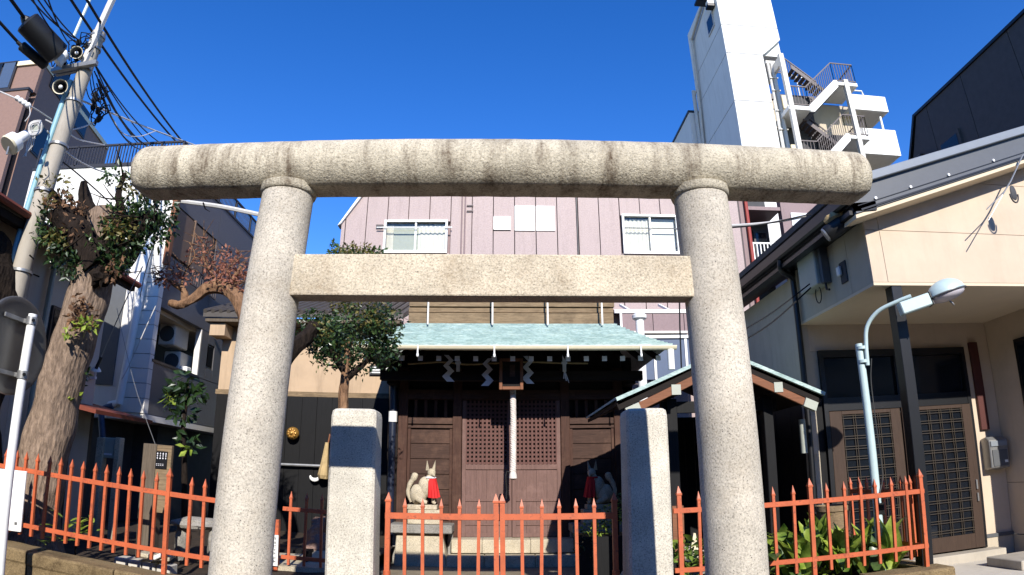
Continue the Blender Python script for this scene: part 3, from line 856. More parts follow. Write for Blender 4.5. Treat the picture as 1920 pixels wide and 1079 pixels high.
# return wall on the right of the porch
MB().box(8.73, 7.46, .16, 8.85, 9.8, 1.02).build('wall_panel', 'beige_wall', rh)
MB().box(8.73, 7.46, 1.028, 8.85, 9.8, 3.858).build('wall_panel', 'beige_wall', rh)
MB().box(8.70, 7.46, GZ, 8.85, 9.61, .145).build('plinth', 'grey_wall', rh)
w = MB().box(8.70, 8.1, 1.4, 8.725, 9.0, 3.4).build('window', 'black_metal', rh); MB().box(8.69, 8.17, 1.47, 8.699, 8.93, 3.33).build('pane', 'window_dark', w)
# door frame, transom and two latticed sliding doors
fr = MB().box(5.20, 9.60, .0, 5.275, 9.72, 3.42).box(8.045, 9.60, .0, 8.12, 9.72, 3.42).box(5.275, 9.60, 3.30, 8.045, 9.72, 3.42).box(5.275, 9.61, 2.43, 8.045, 9.70, 2.64)
fr.build('door_frame', 'black_metal', rh)
for a, b in ((5.28, 6.62), (6.70, 8.04)):
    MB().box(a, 9.66, 2.643, b, 9.67, 3.297).build('transom_pane', 'window_dark', rh)
MB().box(6.62, 9.61, 2.643, 6.70, 9.70, 3.297).build('transom_post', 'black_metal', rh)
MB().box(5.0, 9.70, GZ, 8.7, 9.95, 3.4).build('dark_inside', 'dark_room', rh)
def sdoor(xa, xb, y, handle):
    st = .225
    d = MB().box(xa, y, .02, xa + st, y + .04, 2.42).box(xb - st * .85, y, .02, xb, y + .04, 2.42).box(xa + st, y, .02, xb - st * .85, y + .04, .26).box(xa + st, y, 2.36, xb - st * .85, y + .04, 2.42)
    d = d.build('sliding_door', 'frame_brown', rh, bevel=.005)
    MB().box(xa + st, y + .03, .26, xb - st * .85, y + .036, 2.36).build('pane', 'window_dark', d)
    la = MB(); x0, x1 = xa + st, xb - st * .85; nx = 4
    for k in range(nx + 1):
        for o in (-.02, .02):
            x = x0 + (x1 - x0) * k / nx + o
            if x0 < x < x1: la.box(x - .005, y + .004, .26, x + .005, y + .018, 2.36)
    k = 0; z = .34
    while z < 2.35:
        for o in (-.02, .02): la.box(x0, y - .004, z + o - .005, x1, y + .003, z + o + .005)
        z += .165
    la.build('lattice', 'lattice_dark', d, kind='stuff')
    if handle: MB().box(xb - .09, y - .03, .98, xb - .06, y - .001, 1.14).box(xb - .09, y - .03, .78, xb - .06, y - .001, .92).build('handle', 'steel', d, bevel=.005)
sdoor(5.285, 6.62, 9.61, 0); sdoor(6.70, 8.04, 9.56, 1)
MB().box(6.625, 9.57, .02, 6.695, 9.60, 2.425).build('meeting_post', 'frame_brown', rh)
MB().box(5.2, 9.3, GZ, 8.25, 9.595, -.005).build('door_sill', 'concrete', rh, bevel=.01)
MB().box(7.35, 8.0, GZ + .013, 9.6, 8.75, .0).build('step', 'concrete', rh, bevel=.012)
# things on and at the porch
po = MB().box(5.235, 7.40, GZ, 5.40, 7.56, 3.858).build('porch_post', 'black_metal', bevel=.006); tag(po, 'square black post holding up the porch ceiling beside the fence corner', 'post')
pn = thing('wall_panel_sign', 'tall dark red-brown board on the wall right of the sliding doors', 'wall board', (8.36, 9.63, 1.96))
MB().box(8.26, 9.60, 1.96, 8.44, 9.657, 3.5).build('board', 'dark_red', pn, bevel=.006)
ml = thing('mailbox', 'grey metal mailbox on the beige wall right of the doors', 'mailbox', (8.44, 9.60, 1.26))
MB().prism([(9.44, 1.30), (9.655, 1.26), (9.655, 1.80), (9.52, 1.83), (9.44, 1.76)], 'x', 8.24, 8.64).build('body', 'steel', ml, bevel=.012)
MB().box(8.26, 9.42, 1.66, 8.62, 9.438, 1.75).build('flap', 'grey_cap', ml, bevel=.004)
MB().box(8.28, 9.425, 1.33, 8.60, 9.436, 1.60).build('door', 'grey_fascia', ml)
MB().box(8.52, 9.41, 1.38, 8.58, 9.424, 1.42).build('lock', 'white_paint', ml)
# meter box, floodlight, cables on the side wall
mt = thing('meter_box', 'pale grey meter box under the dark eave of the house', 'meter box', (4.85, 8.8, 4.2))
MB().box(4.74, 8.52, 4.22, 4.948, 9.10, 4.84).build('box', 'meter_grey', mt, bevel=.015)
MB().box(4.80, 8.44, 4.22, 4.94, 8.518, 4.80).build('cover', 'grey_fascia', mt, bevel=.01)
MB().tube([(4.86, 8.5, 4.9), (4.85, 8.48, 4.4), (4.85, 8.46, 4.12), (4.86, 8.4, 4.1)], .02, 6).build('conduit', 'black_rubber', mt)
MB().tube([(4.86, 8.75 + .09 * math.cos(a), 4.12 + .13 * math.sin(a)) for a in [2 * PI * k / 20 for k in range(21)]], .009, 5, cap=False).build('cable_loop', 'black_rubber', mt)
so = thing('outdoor_socket', 'small white outdoor socket on the grey side wall beside the meter box', 'socket', (4.9, 8.1, 4.2))
MB().box(4.925, 7.98, 4.1, 4.949, 8.16, 4.42).build('plate', 'dark_panel', so, bevel=.01)
MB().box(4.87, 8.08, 4.22, 4.924, 8.17, 4.36).build('cap', 'white_paint', so, bevel=.015)
# wrapped splice case hanging at the eave corner
sp = thing('splice_case', 'black cable splice case wrapped in tape below the eave corner', 'cable case', (4.50, 7.55, 4.62))
a, b = Vector((4.44, 7.55, 4.62)), Vector((4.72, 7.38, 4.80))
MB().tube([a + (b - a) * q for q in (0, .05, .3, .7, .95, 1)], [.05, .11, .13, .12, .10, .04], 12, jit=.15, jf=9).build('case', 'black_rubber', sp, smooth=True)
MB().lathe([(.02, -.02), (.10, -.015), (.105, .01), (.03, .02)], a, (b - a), 12).build('end_cap', 'steel', sp, smooth=True)
MB().tube(curve_pts([(4.42, 7.5, 4.78), (4.52, 7.42, 4.84), (4.62, 7.36, 4.86), (4.74, 7.30, 4.90)], 4), [.03, .05, .06, .065, .06, .06, .055, .05, .045, .04, .035, .03, .02], 8, jit=.3, jf=12).build('tape_wrap', 'straw', sp)

# ================================================================== dark panelled building beyond the house
db = thing('dark_building', 'dark grey panelled building rising behind the beige house', 'building', (16, 14, GZ))
yb0 = [8.0, 10.1, 12.0, 13.6, 14.9]
for i in range(4):
    a, b = yb0[i], yb0[i + 1] - .02
    top = lambda y: 11.03
    if i == 3: MB().prism([(a, GZ), (b, GZ), (b, 9.6), (14.1, 11.03), (a, 11.03)], 'x', 12.0, 12.08).build('wall_panel', 'dark_panel', db)
    else: MB().box(12.0, a, GZ, 12.08, b, 11.03).build('wall_panel', 'dark_panel', db)
MB().prism([(7.5, 11.04), (14.15, 11.04), (15.0, 9.6), (15.06, 9.66), (14.2, 11.12), (7.5, 11.12)], 'x', 11.95, 12.5).build('roof_edge', 'black_metal', db)
MB().prism([(7.5, GZ), (14.95, GZ), (14.95, 9.6), (14.1, 11.0), (7.5, 11.0)], 'x', 12.085, 20).build('body', 'dark_panel', db)
w = MB().box(11.93, 12.55, 8.6, 11.998, 13.45, 9.75).build('window', 'dark_panel', db); MB().box(11.92, 12.65, 8.7, 11.929, 13.35, 9.65).build('pane', 'window_dark', w)
MB().box(11.7, 14.0, 9.35, 11.99, 14.35, 9.75).build('vent_hood', 'black_metal', db, bevel=.02)

# ================================================================== pink apartment house behind the shrine
pk = thing('pink_apartments', 'pink tiled apartment house seen between the torii beams behind the shrine', 'apartment house', (1.5, 20, GZ))
zt = 12.15
def leftedge(z): return -5.37 if z < 9.82 else -5.37 + (z - 9.82) / 1.53
edges = [-5.37] + [-.18 + .72 * k for k in range(-7, 13)]
holes = [(-3.84, -1.73, 8.76, 9.9), (4.22, 6.13, 8.78, 10.17)]
for i in range(len(edges) - 1):
    a, b = edges[i] + .015, edges[i + 1] - .015
    dy = .008 * (i % 2)
    if a < -3.9:
        zl = 9.82 + 1.53 * max(0, a + 5.37); zr_ = 9.82 + 1.53 * (b + 5.37)
        MB().prism([(a, 3), (b, 3), (b, min(zt, zr_)), (a, min(zt, zl))], 'y', 20 + dy, 20.15).build('tile_strip', 'pink_tile', pk)
    else:
        za_ = zt if a > -3.8 else min(zt, 9.82 + 1.53 * (a + 5.37))
        segs = [(3, za_)]
        for hx0, hx1, hz0, hz1 in holes:
            if a < hx1 - .05 and b > hx0 + .05: segs = [(3, hz0), (hz1, za_)]
        for s0, s1 in segs: MB().box(a, 20 + dy, s0, b, 20.15, s1).build('tile_strip', 'pink_tile', pk)
MB().prism([(-5.36, GZ), (8.5, GZ), (8.5, zt), (-3.84, zt), (-5.36, 9.8)], 'y', 20.16, 26).build('body', 'mauve_wall', pk)
MB().prism([(-5.47, 9.72), (-5.36, 9.80), (-3.83, zt + .02), (-3.95, zt + .06)], 'y', 19.9, 20.3).build('verge_trim', 'white_paint', pk)
def win(x0, x1, z0, z1, parent, y=19.98, cross=True, curt=((.0, .45, .0), (.5, 1., 1.))):
    f = .07
    w = MB().box(x0, y - .06, z0, x0 + f, y + .08, z1).box(x1 - f, y - .06, z0, x1, y + .08, z1).box(x0 + f, y - .06, z0, x1 - f, y + .08, z0 + f * 1.3).box(x0 + f, y - .06, z1 - f, x1 - f, y + .08, z1)
    m = (x0 + x1) / 2; w.box(m - .03, y - .02, z0 + f, m + .03, y + .06, z1 - f)
    w = w.build('window', 'white_paint', parent)
    MB().box(x0 + f, y + .03, z0 + f, m - .03, y + .035, z1 - f).build('pane', 'pane', w)
    MB().box(m + .03, y + .045, z0 + f, x1 - f, y + .05, z1 - f).build('pane', 'pane', w)
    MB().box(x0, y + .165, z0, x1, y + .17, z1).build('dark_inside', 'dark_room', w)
    for a, b in curt:
        mb = MB(); n = 24; xa, xb = x0 + f + (x1 - x0 - 2 * f) * a, x0 + f + (x1 - x0 - 2 * f) * b
        for k in range(n + 1):
            x = xa + (xb - xa) * k / n; yy = y + .12 + .025 * math.sin(k * 1.6)
            mb.v += [(x, yy, z0 + .06), (x, yy, z1 - .12)]
        for k in range(n): mb.f.append((2 * k, 2 * k + 2, 2 * k + 3, 2 * k + 1))
        mb.build('curtain', 'curtain', w, normals=False)
    return w
w1 = win(-3.86, -1.71, 8.74, 9.92, pk, curt=((0, .12), (.54, 1)))
MB().box(-3.80, 20.13, 8.8, -1.75, 20.14, 9.84).build('blind', 'meter_grey', w1)
w2 = win(4.2, 6.15, 8.76, 10.19, pk, curt=((0, .48),))
MB().box(4.27, 20.13, 8.84, 6.08, 20.14, 10.1).build('blind', 'curtain', w2)
MB().tube([(-4.1, 19.86, 9.62), (-1.55, 19.86, 9.62)], .022, 6).build('drying_pole', 'white_paint', w1)
for x in (-4.05, ): MB().box(x - .08, 19.86, 9.68, x + .16, 19.99, 9.73).build('bracket', 'rail_brown', w1)
MB().tube([(4.25, 19.9, 9.67), (6.15, 19.9, 9.67)], .018, 6).build('window_bar', 'steel', w2)
v = MB().box(-.17, 19.94, 9.58, .41, 20.02, 10.06).build('vent_window', 'white_paint', pk)
for k in range(12): MB().box(-.11, 19.93, 9.63 + .034 * k, .35, 19.938, 9.65 + .034 * k).build('louvre', 'frosted', v)
for a, b in ((.545, 1.245), (1.265, 1.92)):
    w = MB().box(a, 19.96, 9.56, b - .02, 20.0, 10.46).build('frosted_window', 'white_paint', pk); MB().box(a + .05, 19.95, 9.62, b - .07, 19.958, 10.41).build('pane', 'frosted', w)
for x in (-1.24, -1.13): MB().tube([(x, 19.95, 3), (x, 19.95, 12)], .022, 6).build('cable_duct', 'mauve_wall', pk)
for z in (10.25, 10.45): MB().box(-1.08, 19.93, z, -.86, 19.97, z + .025).build('bracket', 'rail_brown', pk)
MB().tube([(2.66, 19.96, 3), (2.66, 19.96, 12)], .022, 6).build('cable_duct', 'rail_dark', pk)
# sunroom on the right below
sr = thing('sunroom', 'white framed sunroom with smoked panels beside the shrine roof', 'sunroom', (4.471,18.000,4.420))
y = 18.0
a = (3.565,18.000,6.263); b = (5.719,18.000,6.197)
MB().box(a[0] - .15, y, a[2] - .05, b[0] + .6, y + .08, a[2] + .06).build('top_rail', 'white_paint', sr)
MB().prism([(y + .08, a[2] + .02), (20, a[2] + .45), (20, a[2] + .5), (y + .08, a[2] + .07)], 'x', a[0] - .1, b[0] + .6).build('roof_sheet', 'mauve_wall', sr)
for px in ((3.828,18.000,6.409)[0], (5.043,18.000,6.410)[0]): MB().bar((px, y + .03, a[2] + .05), (px - .1, y + .7, a[2] + .38), .07, .07).build('roof_rib', 'white_paint', sr)
zb = (4.781,18.000,5.649)[2]; zc_ = (4.774,18.000,5.537)[2]
for k in range(3):
    x0 = a[0] + .05 + k * .95; MB().box(x0, y + .03, zb + .02, x0 + .93, y + .06, a[2] - .06).build('panel', 'mauve_wall', sr)
MB().box(a[0], y + .0, a[2] - 1.2, a[0] + .06, y + .06, a[2] - .05).build('mullion', 'white_paint', sr)
MB().box(a[0] - .05, y - .02, zb - .05, b[0] + .6, y + .07, zb + .015).build('middle_rail', 'offwhite_metal', sr)
MB().box(a[0] - .05, y - .03, zc_ - .09, b[0] + .6, y + .07, zc_).build('middle_rail', 'white_paint', sr)
for k in range(3):
    x0 = a[0] + .08 + k * .95; MB().box(x0, y + .03, zc_ - 1.3, x0 + .86, y + .05, zc_ - .095).build('pane', 'blue_pipe', sr); MB().box(x0 + .87, y, zc_ - 1.3, x0 + .94, y + .06, zc_ - .095).build('mullion', 'white_paint', sr)
vp = thing('vent_pipe', 'white vent pipe with a flared cap behind the shrine roof corner', 'vent pipe', (3.895,17.000,5.156))
c = (3.913,17.000,5.760); MB().tube([(c[0], 17, 2.5), (c[0], 17, c[2])], .12, 14).build('pipe', 'white_paint', vp, smooth=True)
MB().lathe([(.12, -.02), (.2, .03), (.21, .12), (.16, .16), (.02, .17)], (c[0], 17, c[2]), n=14).build('cap', 'white_paint', vp, smooth=True)

# ================================================================== tall white apartment tower with outside stairs
tw = thing('apartment_tower', 'tall white apartment tower with an outside staircase and stacked balconies', 'apartment tower', (14, 26, GZ))
zs = [GZ, 14.5, 17.77, 20.47, 22.2, 25.4]
for i in range(5):
    z0, z1 = zs[i] + .02, zs[i + 1] - .02
    if i < 3: MB().box(10.80, 24.0, z0, 12.6, 24.2, z1).build('wall_panel', 'tower_white', tw)
    elif i == 3: MB().prism([(10.8, z0), (12.6, z0), (12.75, 20.6), (13.70, 21.5), (13.70, z1), (10.8, z1)], 'y', 24.0, 24.2).build('wall_panel', 'tower_white', tw)
    else: MB().box(10.8, 24.0, z0, 13.70, 24.2, z1).build('wall_panel', 'tower_white', tw)
    y1 = 28.9
    MB().box(10.75, 24.0 + .02, z0, 10.798, y1, z1).build('side_panel', 'tower_white', tw)
MB().box(10.81, 24.21, GZ, 12.6, 28.9, 25.4).build('body', 'tower_white', tw)
MB().box(12.6, 24.21, 20.6, 13.7, 28.9, 25.4).build('body', 'tower_white', tw)
MB().box(10.2, 28.91, GZ, 13.0, 34, 20.1).build('rear_wing', 'tower_white', tw)
MB().box(10.15, 28.9, 20.11, 13.0, 34, 20.25).build('parapet', 'rail_dark', tw)
w = MB().box(10.70, 24.75, 22.75, 10.749, 25.75, 23.75).build('window', 'offwhite_metal', tw); MB().box(10.69, 24.85, 22.85, 10.699, 25.65, 23.65).build('pane', 'window_dark', w)
MB().tube(curve_pts([(10.62, 25.4, 24.9), (10.62, 27.9, 24.35), (10.62, 28.0, 24.2), (10.62, 28.2, 21), (10.62, 28.8, 15)], 4), .085, 8).build('wall_pipe', 'offwhite_metal', tw, smooth=True)
MB().tube([(10.5, 28.6, 21.3), (10.5, 28.6, 12)], .11, 8).build('wall_pipe', 'offwhite_metal', tw, smooth=True)
MB().tube([(10.5, 28.6, 20.9), (10.6, 28.3, 21.2), (10.62, 28.2, 20.9)], .05, 8).build('pipe_link', 'offwhite_metal', tw)
# flood lamp high on the corner
fl = thing('tower_lamp', 'small white flood lamp near the top left edge of the white tower', 'lamp', (10.55, 24.6, 23.8))
MB().box(10.38, 24.3, 23.78, 10.745, 24.65, 24.02).build('housing', 'white_paint', fl, bevel=.03); MB().box(10.36, 24.28, 23.62, 10.745, 24.67, 23.775).build('lamp_face', 'black_metal', fl)
MB().box(10.0, 24.4, 24.3, 10.74, 25.2, 24.42).build('bracket', 'black_metal', fl)
# pipes and frame at the right edge of the white wall
for x, r, z1 in ((12.72, .07, 19.9), (12.92, .11, 19.9), (12.66, .05, 17.8)):
    MB().tube([(x, 23.9, 6), (x, 23.9, z1)], r, 8).build('wall_pipe', 'offwhite_metal', tw, smooth=True)
MB().box(12.62, 23.85, 19.9, 13.15, 23.95, 20.05).build('pipe_bracket', 'offwhite_metal', tw)
for z in (16.2, 17.2, 18.3, 19.0): MB().box(12.64, 23.78, z, 13.05, 23.88, z + .05).build('pipe_bracket', 'offwhite_metal', tw)
# stair posts and flights
for x, z1 in ((13.0, 19.85), (16.1, 18.66)):
    MB().box(x - .11, 22.95, 8, x + .11, 23.15, z1).build('stair_post', 'offwhite_metal', tw)
MB().box(12.9, 23.15, 19.3, 13.06, 25, 19.75).build('beam', 'offwhite_metal', tw)
rails = MB()
def railing(p, q, h=1.05, n=None, base=.08):
    p, q = Vector(p), Vector(q); n = n or max(2, int((q - p).length / .14))
    rails.bar(p + Vector((0, 0, h)), q + Vector((0, 0, h)), .05, .05)
    rails.bar(p + Vector((0, 0, base)), q + Vector((0, 0, base)), .04, .04)
    for k in range(n + 1):
        c_ = p + (q - p) * k / n; rails.bar(c_ + Vector((0, 0, base)), c_ + Vector((0, 0, h)), .022, .022, (0, 1, 0))
for dz in (0, -2.85, -5.7):
    # landing, flight up to the right, upper landing, return flight behind
    MB().box(12.85, 23.0, 16.82 + dz, 13.95, 24.6, 17.02 + dz).build('landing', 'balcony_white', tw)
    MB().box(15.5, 23.0, 18.35 + dz, 16.7, 24.6, 18.52 + dz).build('landing', 'balcony_white', tw)
    MB().prism([(13.9, 16.74 + dz), (14.1, 16.74 + dz), (15.62, 18.22 + dz), (15.62, 18.56 + dz), (15.45, 18.56 + dz), (13.9, 17.06 + dz)], 'y', 22.96, 23.05).build('stringer', 'balcony_white', tw)
    MB().prism([(13.9, 16.74 + dz), (14.1, 16.74 + dz), (15.62, 18.22 + dz), (15.62, 18.56 + dz), (15.45, 18.56 + dz), (13.9, 17.06 + dz)], 'y', 23.75, 23.85).build('stringer', 'rail_brown', tw)
    for k in range(9):
        x = 13.95 + .17 * k; z = 16.98 + dz + .165 * k; MB().box(x, 23.06, z, x + .19, 23.74, z + .05).build('tread', 'rail_dark', tw)
    for k in range(9):
        x = 15.3 - .17 * k; z = 18.55 + dz + .145 * k; MB().box(x, 23.9, z, x + .19, 24.58, z + .05).build('tread', 'rail_brown', tw)
    MB().prism([(15.5, 18.35 + dz), (15.5, 18.6 + dz), (13.9, 19.95 + dz), (13.9, 19.7 + dz)], 'y', 23.86, 23.9).build('stringer', 'rail_brown', tw)
    railing((12.95, 23.02, 17.02 + dz), (13.9, 23.02, 17.02 + dz)); railing((13.9, 23.02, 17.02 + dz), (15.5, 23.02, 18.52 + dz)); railing((15.5, 23.02, 18.52 + dz), (16.65, 23.02, 18.52 + dz)); railing((16.65, 23.02, 18.52 + dz), (16.65, 24.5, 18.52 + dz), n=9)
    railing((15.5, 24.58, 18.52 + dz), (13.95, 24.58, 19.85 + dz)); railing((13.95, 24.58, 19.85 + dz), (13.0, 24.58, 19.85 + dz))
rails.build('railing', 'rail_brown', tw, kind='stuff')
MB().box(12.8, 24.62, 8, 16.9, 24.8, 16.6).build('rear_wall', 'dark_panel', tw)
MB().box(13.2, 24.62, 16.6, 15.0, 24.9, 18.6).build('rear_wall', 'dark_panel', tw)
MB().box(12.7, 24.85, 18.55, 15.4, 26.5, 18.85).build('canopy', 'rail_brown', tw)
MB().box(12.8, 24.8, 8, 17.2, 27, 18.4).build('core', 'grey_wall', tw)
# balconies
for z0, z1, xr_, y0 in ((17.75, 18.6, 18.85, 24.0), (15.35, 16.72, 18.95, 24.0), (12.4, 13.8, 18.95, 24.0)):
    b = MB().box(16.75, y0, z0, xr_, y0 + .14, z1).build('balcony', 'balcony_white', tw)
    MB().box(xr_ - .14, y0 + .142, z0, xr_, y0 + 2.4, z1).build('end_panel', 'balcony_white', b)
    MB().box(16.75, y0 + .142, z0 + .02, xr_ - .142, y0 + 3, z0 + .18).build('floor_slab', 'white_wall', b)
MB().box(16.8, 26.2, 8, 18.6, 28, 17.7).build('flat_wall', 'grey_wall', tw)
for z in (16.73, 13.8): MB().tube([(18.5, 24.3, z), (18.5, 24.3, z + .9)], .06, 8).build('balcony_post', 'white_paint', tw)
MB().tube([(16.9, 24.05, 18.61), (17.0, 24.05, 18.85), (17.6, 24.05, 18.85), (17.65, 24.05, 18.61)], .04, 6).build('balcony_rail', 'white_paint', tw)
for z in (14.9, 17.55):
    MB().box(13.2, 24.1, z, 13.75, 24.6, z + .75).build('air_conditioner', 'cream_paint', tw, bevel=.03)
# antenna on the roof behind the stairs
an = thing('roof_antenna', 'thin white aerial above the stair railing of the tower', 'antenna', (15.3, 26, 18.9))
MB().tube([(15.3, 26, 18.86), (15.3, 26, 21.0)], .03, 6).build('mast', 'white_paint', an)
MB().bar((15.0, 26, 20.9), (15.75, 26, 20.75), .05, .05).bar((15.1, 25.8, 20.8), (15.1, 26.2, 20.8), .03, .03).bar((15.5, 25.8, 20.78), (15.5, 26.2, 20.78), .03, .03).build('arm', 'white_paint', an)

# ---- mauve block with a balcony below the tower
mv = thing('mauve_block', 'mauve rendered block with a white railed balcony and a red pipe', 'building', (11, 21, GZ))
MB().box(8.62, 21, GZ, 9.27, 21.3, 13.2).build('wall', 'mauve_wall', mv)
MB().box(10.62, 21, GZ, 16, 21.3, 11.6).build('wall', 'mauve_wall', mv)
MB().box(9.28, 22.3, GZ, 10.6, 22.5, 13).build('recess_wall', 'dark_panel', mv)
w = MB().box(9.9, 22.2, 8.5, 10.5, 22.29, 10.6).build('door', 'rail_dark', mv); MB().box(9.98, 22.19, 8.6, 10.42, 22.198, 10.5).build('pane', 'window_dark', w)
for z in (8.35, 10.95): MB().box(9.28, 21.02, z, 10.6, 22.28, z + .14).build('balcony_slab', 'mauve_wall', mv)
rl = MB().box(9.28, 21.04, 9.6, 10.6, 21.1, 9.66).box(9.28, 21.04, 8.58, 10.6, 21.1, 8.62)
for k in range(10): rl.box(9.31 + .14 * k, 21.05, 8.62, 9.35 + .14 * k, 21.09, 9.6)
rl.build('railing', 'white_paint', mv)
MB().tube([(9.17, 20.9, GZ), (9.17, 20.9, 13.2)], .07, 8).build('red_pipe', 'red_pipe', mv, smooth=True)
MB().tube([(8.85, 20.95, GZ), (8.85, 20.95, 13.2)], .06, 8).build('wall_pipe', 'rail_brown', mv, smooth=True)
w = MB().box(10.98, 20.95, 9.9, 11.75, 20.998, 10.85).build('window', 'white_paint', mv); MB().box(11.04, 20.94, 9.96, 11.69, 20.949, 10.79).build('pane', 'frosted', w)

# ================================================================== grey tiled apartment block on the left
ap = thing('tiled_apartments', 'three-storey apartment block with a white front and grey tiled side on the left', 'apartment house', (-10, 15, GZ))
XC, Y0, ZT, ZB = -7.65, 13.0, 8.55, 2.62
# white front in tile courses: corner strip of ribbed tile, plain field
MB().box(-12.0, Y0, ZB, -8.25, Y0 + .2, 7.2).build('front_wall', 'white_wall', ap)
MB().box(-12.0, Y0, 7.22, XC - .002, Y0 + .2, ZT).build('front_parapet', 'white_wall', ap)
for k in range(14):
    z0 = ZB + k * (7.2 - ZB) / 14; MB().box(-8.24, Y0 - .012, z0 + .008, XC, Y0 + .18, z0 + (7.2 - ZB) / 14 - .006).build('tile_course', 'white_wall', ap)
# grey side: panels around the openings
def side(y0, y1, z0, z1): return MB().box(XC - .16, y0 + .008, z0 + .008, XC - .005, y1 - .008, z1 - .008).build('side_panel', 'dark_tile', ap)
yb_ = [13.02, 13.1, 15.45, 15.86, 16.28, 18.6]
for z0, z1 in ((ZB, 3.8), (5.05, 6.3), (7.55, ZT)):
    side(13.02, 15.6, z0, z1); side(15.6, 18.6, z0, z1)
side(13.02, 13.1, 3.8, 5.05); side(15.45, 15.86, 3.8, 5.05); side(16.28, 18.6, 3.8, 5.05)
side(15.86, 16.28, 3.8, 4.12); side(15.86, 16.28, 4.75, 5.05)
side(13.02, 13.15, 6.3, 7.55); side(15.6, 18.6, 6.3, 7.55)
MB().box(-12, 13.3, ZB + .01, XC - 1.5, 18.6, ZT - .1).build('core', 'dark_panel', ap)
MB().box(-12, 13.02, ZB - .14, XC - .01, 18.6, ZB).build('floor_slab', 'white_wall', ap)
MB().box(-11.5, 14.6, GZ, XC - .5, 18.6, ZB - .14).build('ground_floor_wall', 'dark_panel', ap)
for z in (3.78, 5.06, 6.28): MB().box(XC - 1.5, 13.2, z - .1, XC - .17, 18.5, z).build('floor_slab', 'grey_wall', ap)
# balcony sill, reveal and small window
MB().box(XC - .2, 13.1, 3.78, XC + .02, 15.45, 3.84).build('sill', 'rail_dark', ap)
MB().box(XC - .16, 15.40, 3.84, XC - .006, 15.45, 5.04).build('reveal', 'white_wall', ap)
w = MB().box(XC - .12, 15.88, 4.13, XC - .03, 16.26, 4.74).build('window', 'meter_grey', ap); MB().box(XC - .029, 15.91, 4.17, XC - .02, 16.23, 4.70).build('pane', 'window_dark', w)
# upper window: shutter, glass, railing
w = MB().box(XC - .1, 13.17, 6.32, XC - .03, 15.58, 7.53).build('window', 'rail_dark', ap)
MB().box(XC - .028, 13.2, 6.35, XC + .02, 14.15, 7.5).build('shutter', 'shutter_brown', w); MB().box(XC - .028, 14.2, 6.35, XC - .02, 15.0, 7.5).build('pane', 'window_dark', w); MB().box(XC - .028, 15.05, 6.35, XC - .02, 15.55, 7.5).build('pane', 'window_dark', w)
MB().box(XC - .02, 14.16, 6.3, XC + .05, 14.2, 7.55).build('mullion', 'shutter_brown', w)
MB().box(XC + .0, 12.94, 6.0, XC + .12, 13.08, 8.0).build('corner_post', 'brown_wood', ap)
rl = MB().box(XC + .1, 14.2, 6.3, XC + .14, 15.7, 6.34).box(XC + .1, 14.2, 5.9, XC + .14, 15.7, 5.94)
for k in range(13): rl.box(XC + .11, 14.24 + .12 * k, 5.94, XC + .13, 14.265 + .12 * k, 6.3)
rl.build('window_guard', 'rail_brown', ap)
# air conditioners in the balcony
for y, z, s in ((14.55, 4.45, .55), (14.95, 3.86, .5)):
    a = MB().box(XC - .75, y, z, XC - .3, y + .75, z + s).build('air_conditioner', 'offwhite_metal', ap, bevel=.02)
    MB().lathe([(.2, 0), (.2, .012), (.17, .012)], (XC - .52, y - .002, z + s / 2), (0, -1, 0), 16).build('fan_grille', 'dark_panel', a)
MB().box(XC - .3, 15.0, 3.86, XC - .1, 15.25, 4.0).build('pot', 'white_paint', ap, bevel=.02)
MB().blob((XC + .08, 16.1, 5.02), .07, 1, 0, 10, 8).build('vent_cowl', 'white_paint', ap, smooth=True)
# roof railing
rl = MB(); zr1 = 9.22
for a, b in (((-12.0, 13.1), (XC - .1, 13.1)), ((XC - .1, 13.1), (XC - .1, 18.5))):
    for z in (ZT + .12, zr1): rl.bar((a[0], a[1], z), (b[0], b[1], z), .05, .05)
    L = math.hypot(b[0] - a[0], b[1] - a[1]); n = int(L / .085)
    for k in range(n + 1):
        x, y = a[0] + (b[0] - a[0]) * k / n, a[1] + (b[1] - a[1]) * k / n; rl.bar((x, y, ZT + .12), (x, y, zr1), .02, .02, (0, 1, 0))
    for k in range(0, n + 1, 14):
        x, y = a[0] + (b[0] - a[0]) * k / n, a[1] + (b[1] - a[1]) * k / n; rl.bar((x, y, ZT), (x, y, zr1), .05, .05, (0, 1, 0))
rl.build('roof_railing', 'rail_dark', ap, kind='stuff')
MB().box(-12.0, Y0 - .03, ZT + .002, XC + .02, 18.6, ZT + .06).build('coping', 'rail_dark', ap)
# white drainpipe on the front
pp = [(-8.014,12.850,6.674), (-8.026,12.850,5.146), (-8.176,12.850,2.965), (-8.234,12.850,2.800), (-8.429,12.850,2.745)]
MB().tube(curve_pts(pp, 4), .085, 10).build('drainpipe', 'white_paint', ap, smooth=True)
pq = [(-8.301,12.800,2.733), (-8.508,12.800,2.665), (-8.567,12.800,2.500), (-8.480,12.800,2.046), (-8.399,12.800,1.370)]
MB().tube(curve_pts(pq, 4), .07, 10).build('drainpipe', 'blue_pipe', ap, smooth=True)
MB().box(-9.2, 13.25, GZ, -8.75, 14.5, ZB - .145).build('ground_floor_wall', 'dark_panel', ap)
MB().box(-8.95, Y0 - .03, 3.2, -8.5, Y0 - .005, 6.9).build('dark_strip', 'grey_fascia', ap)

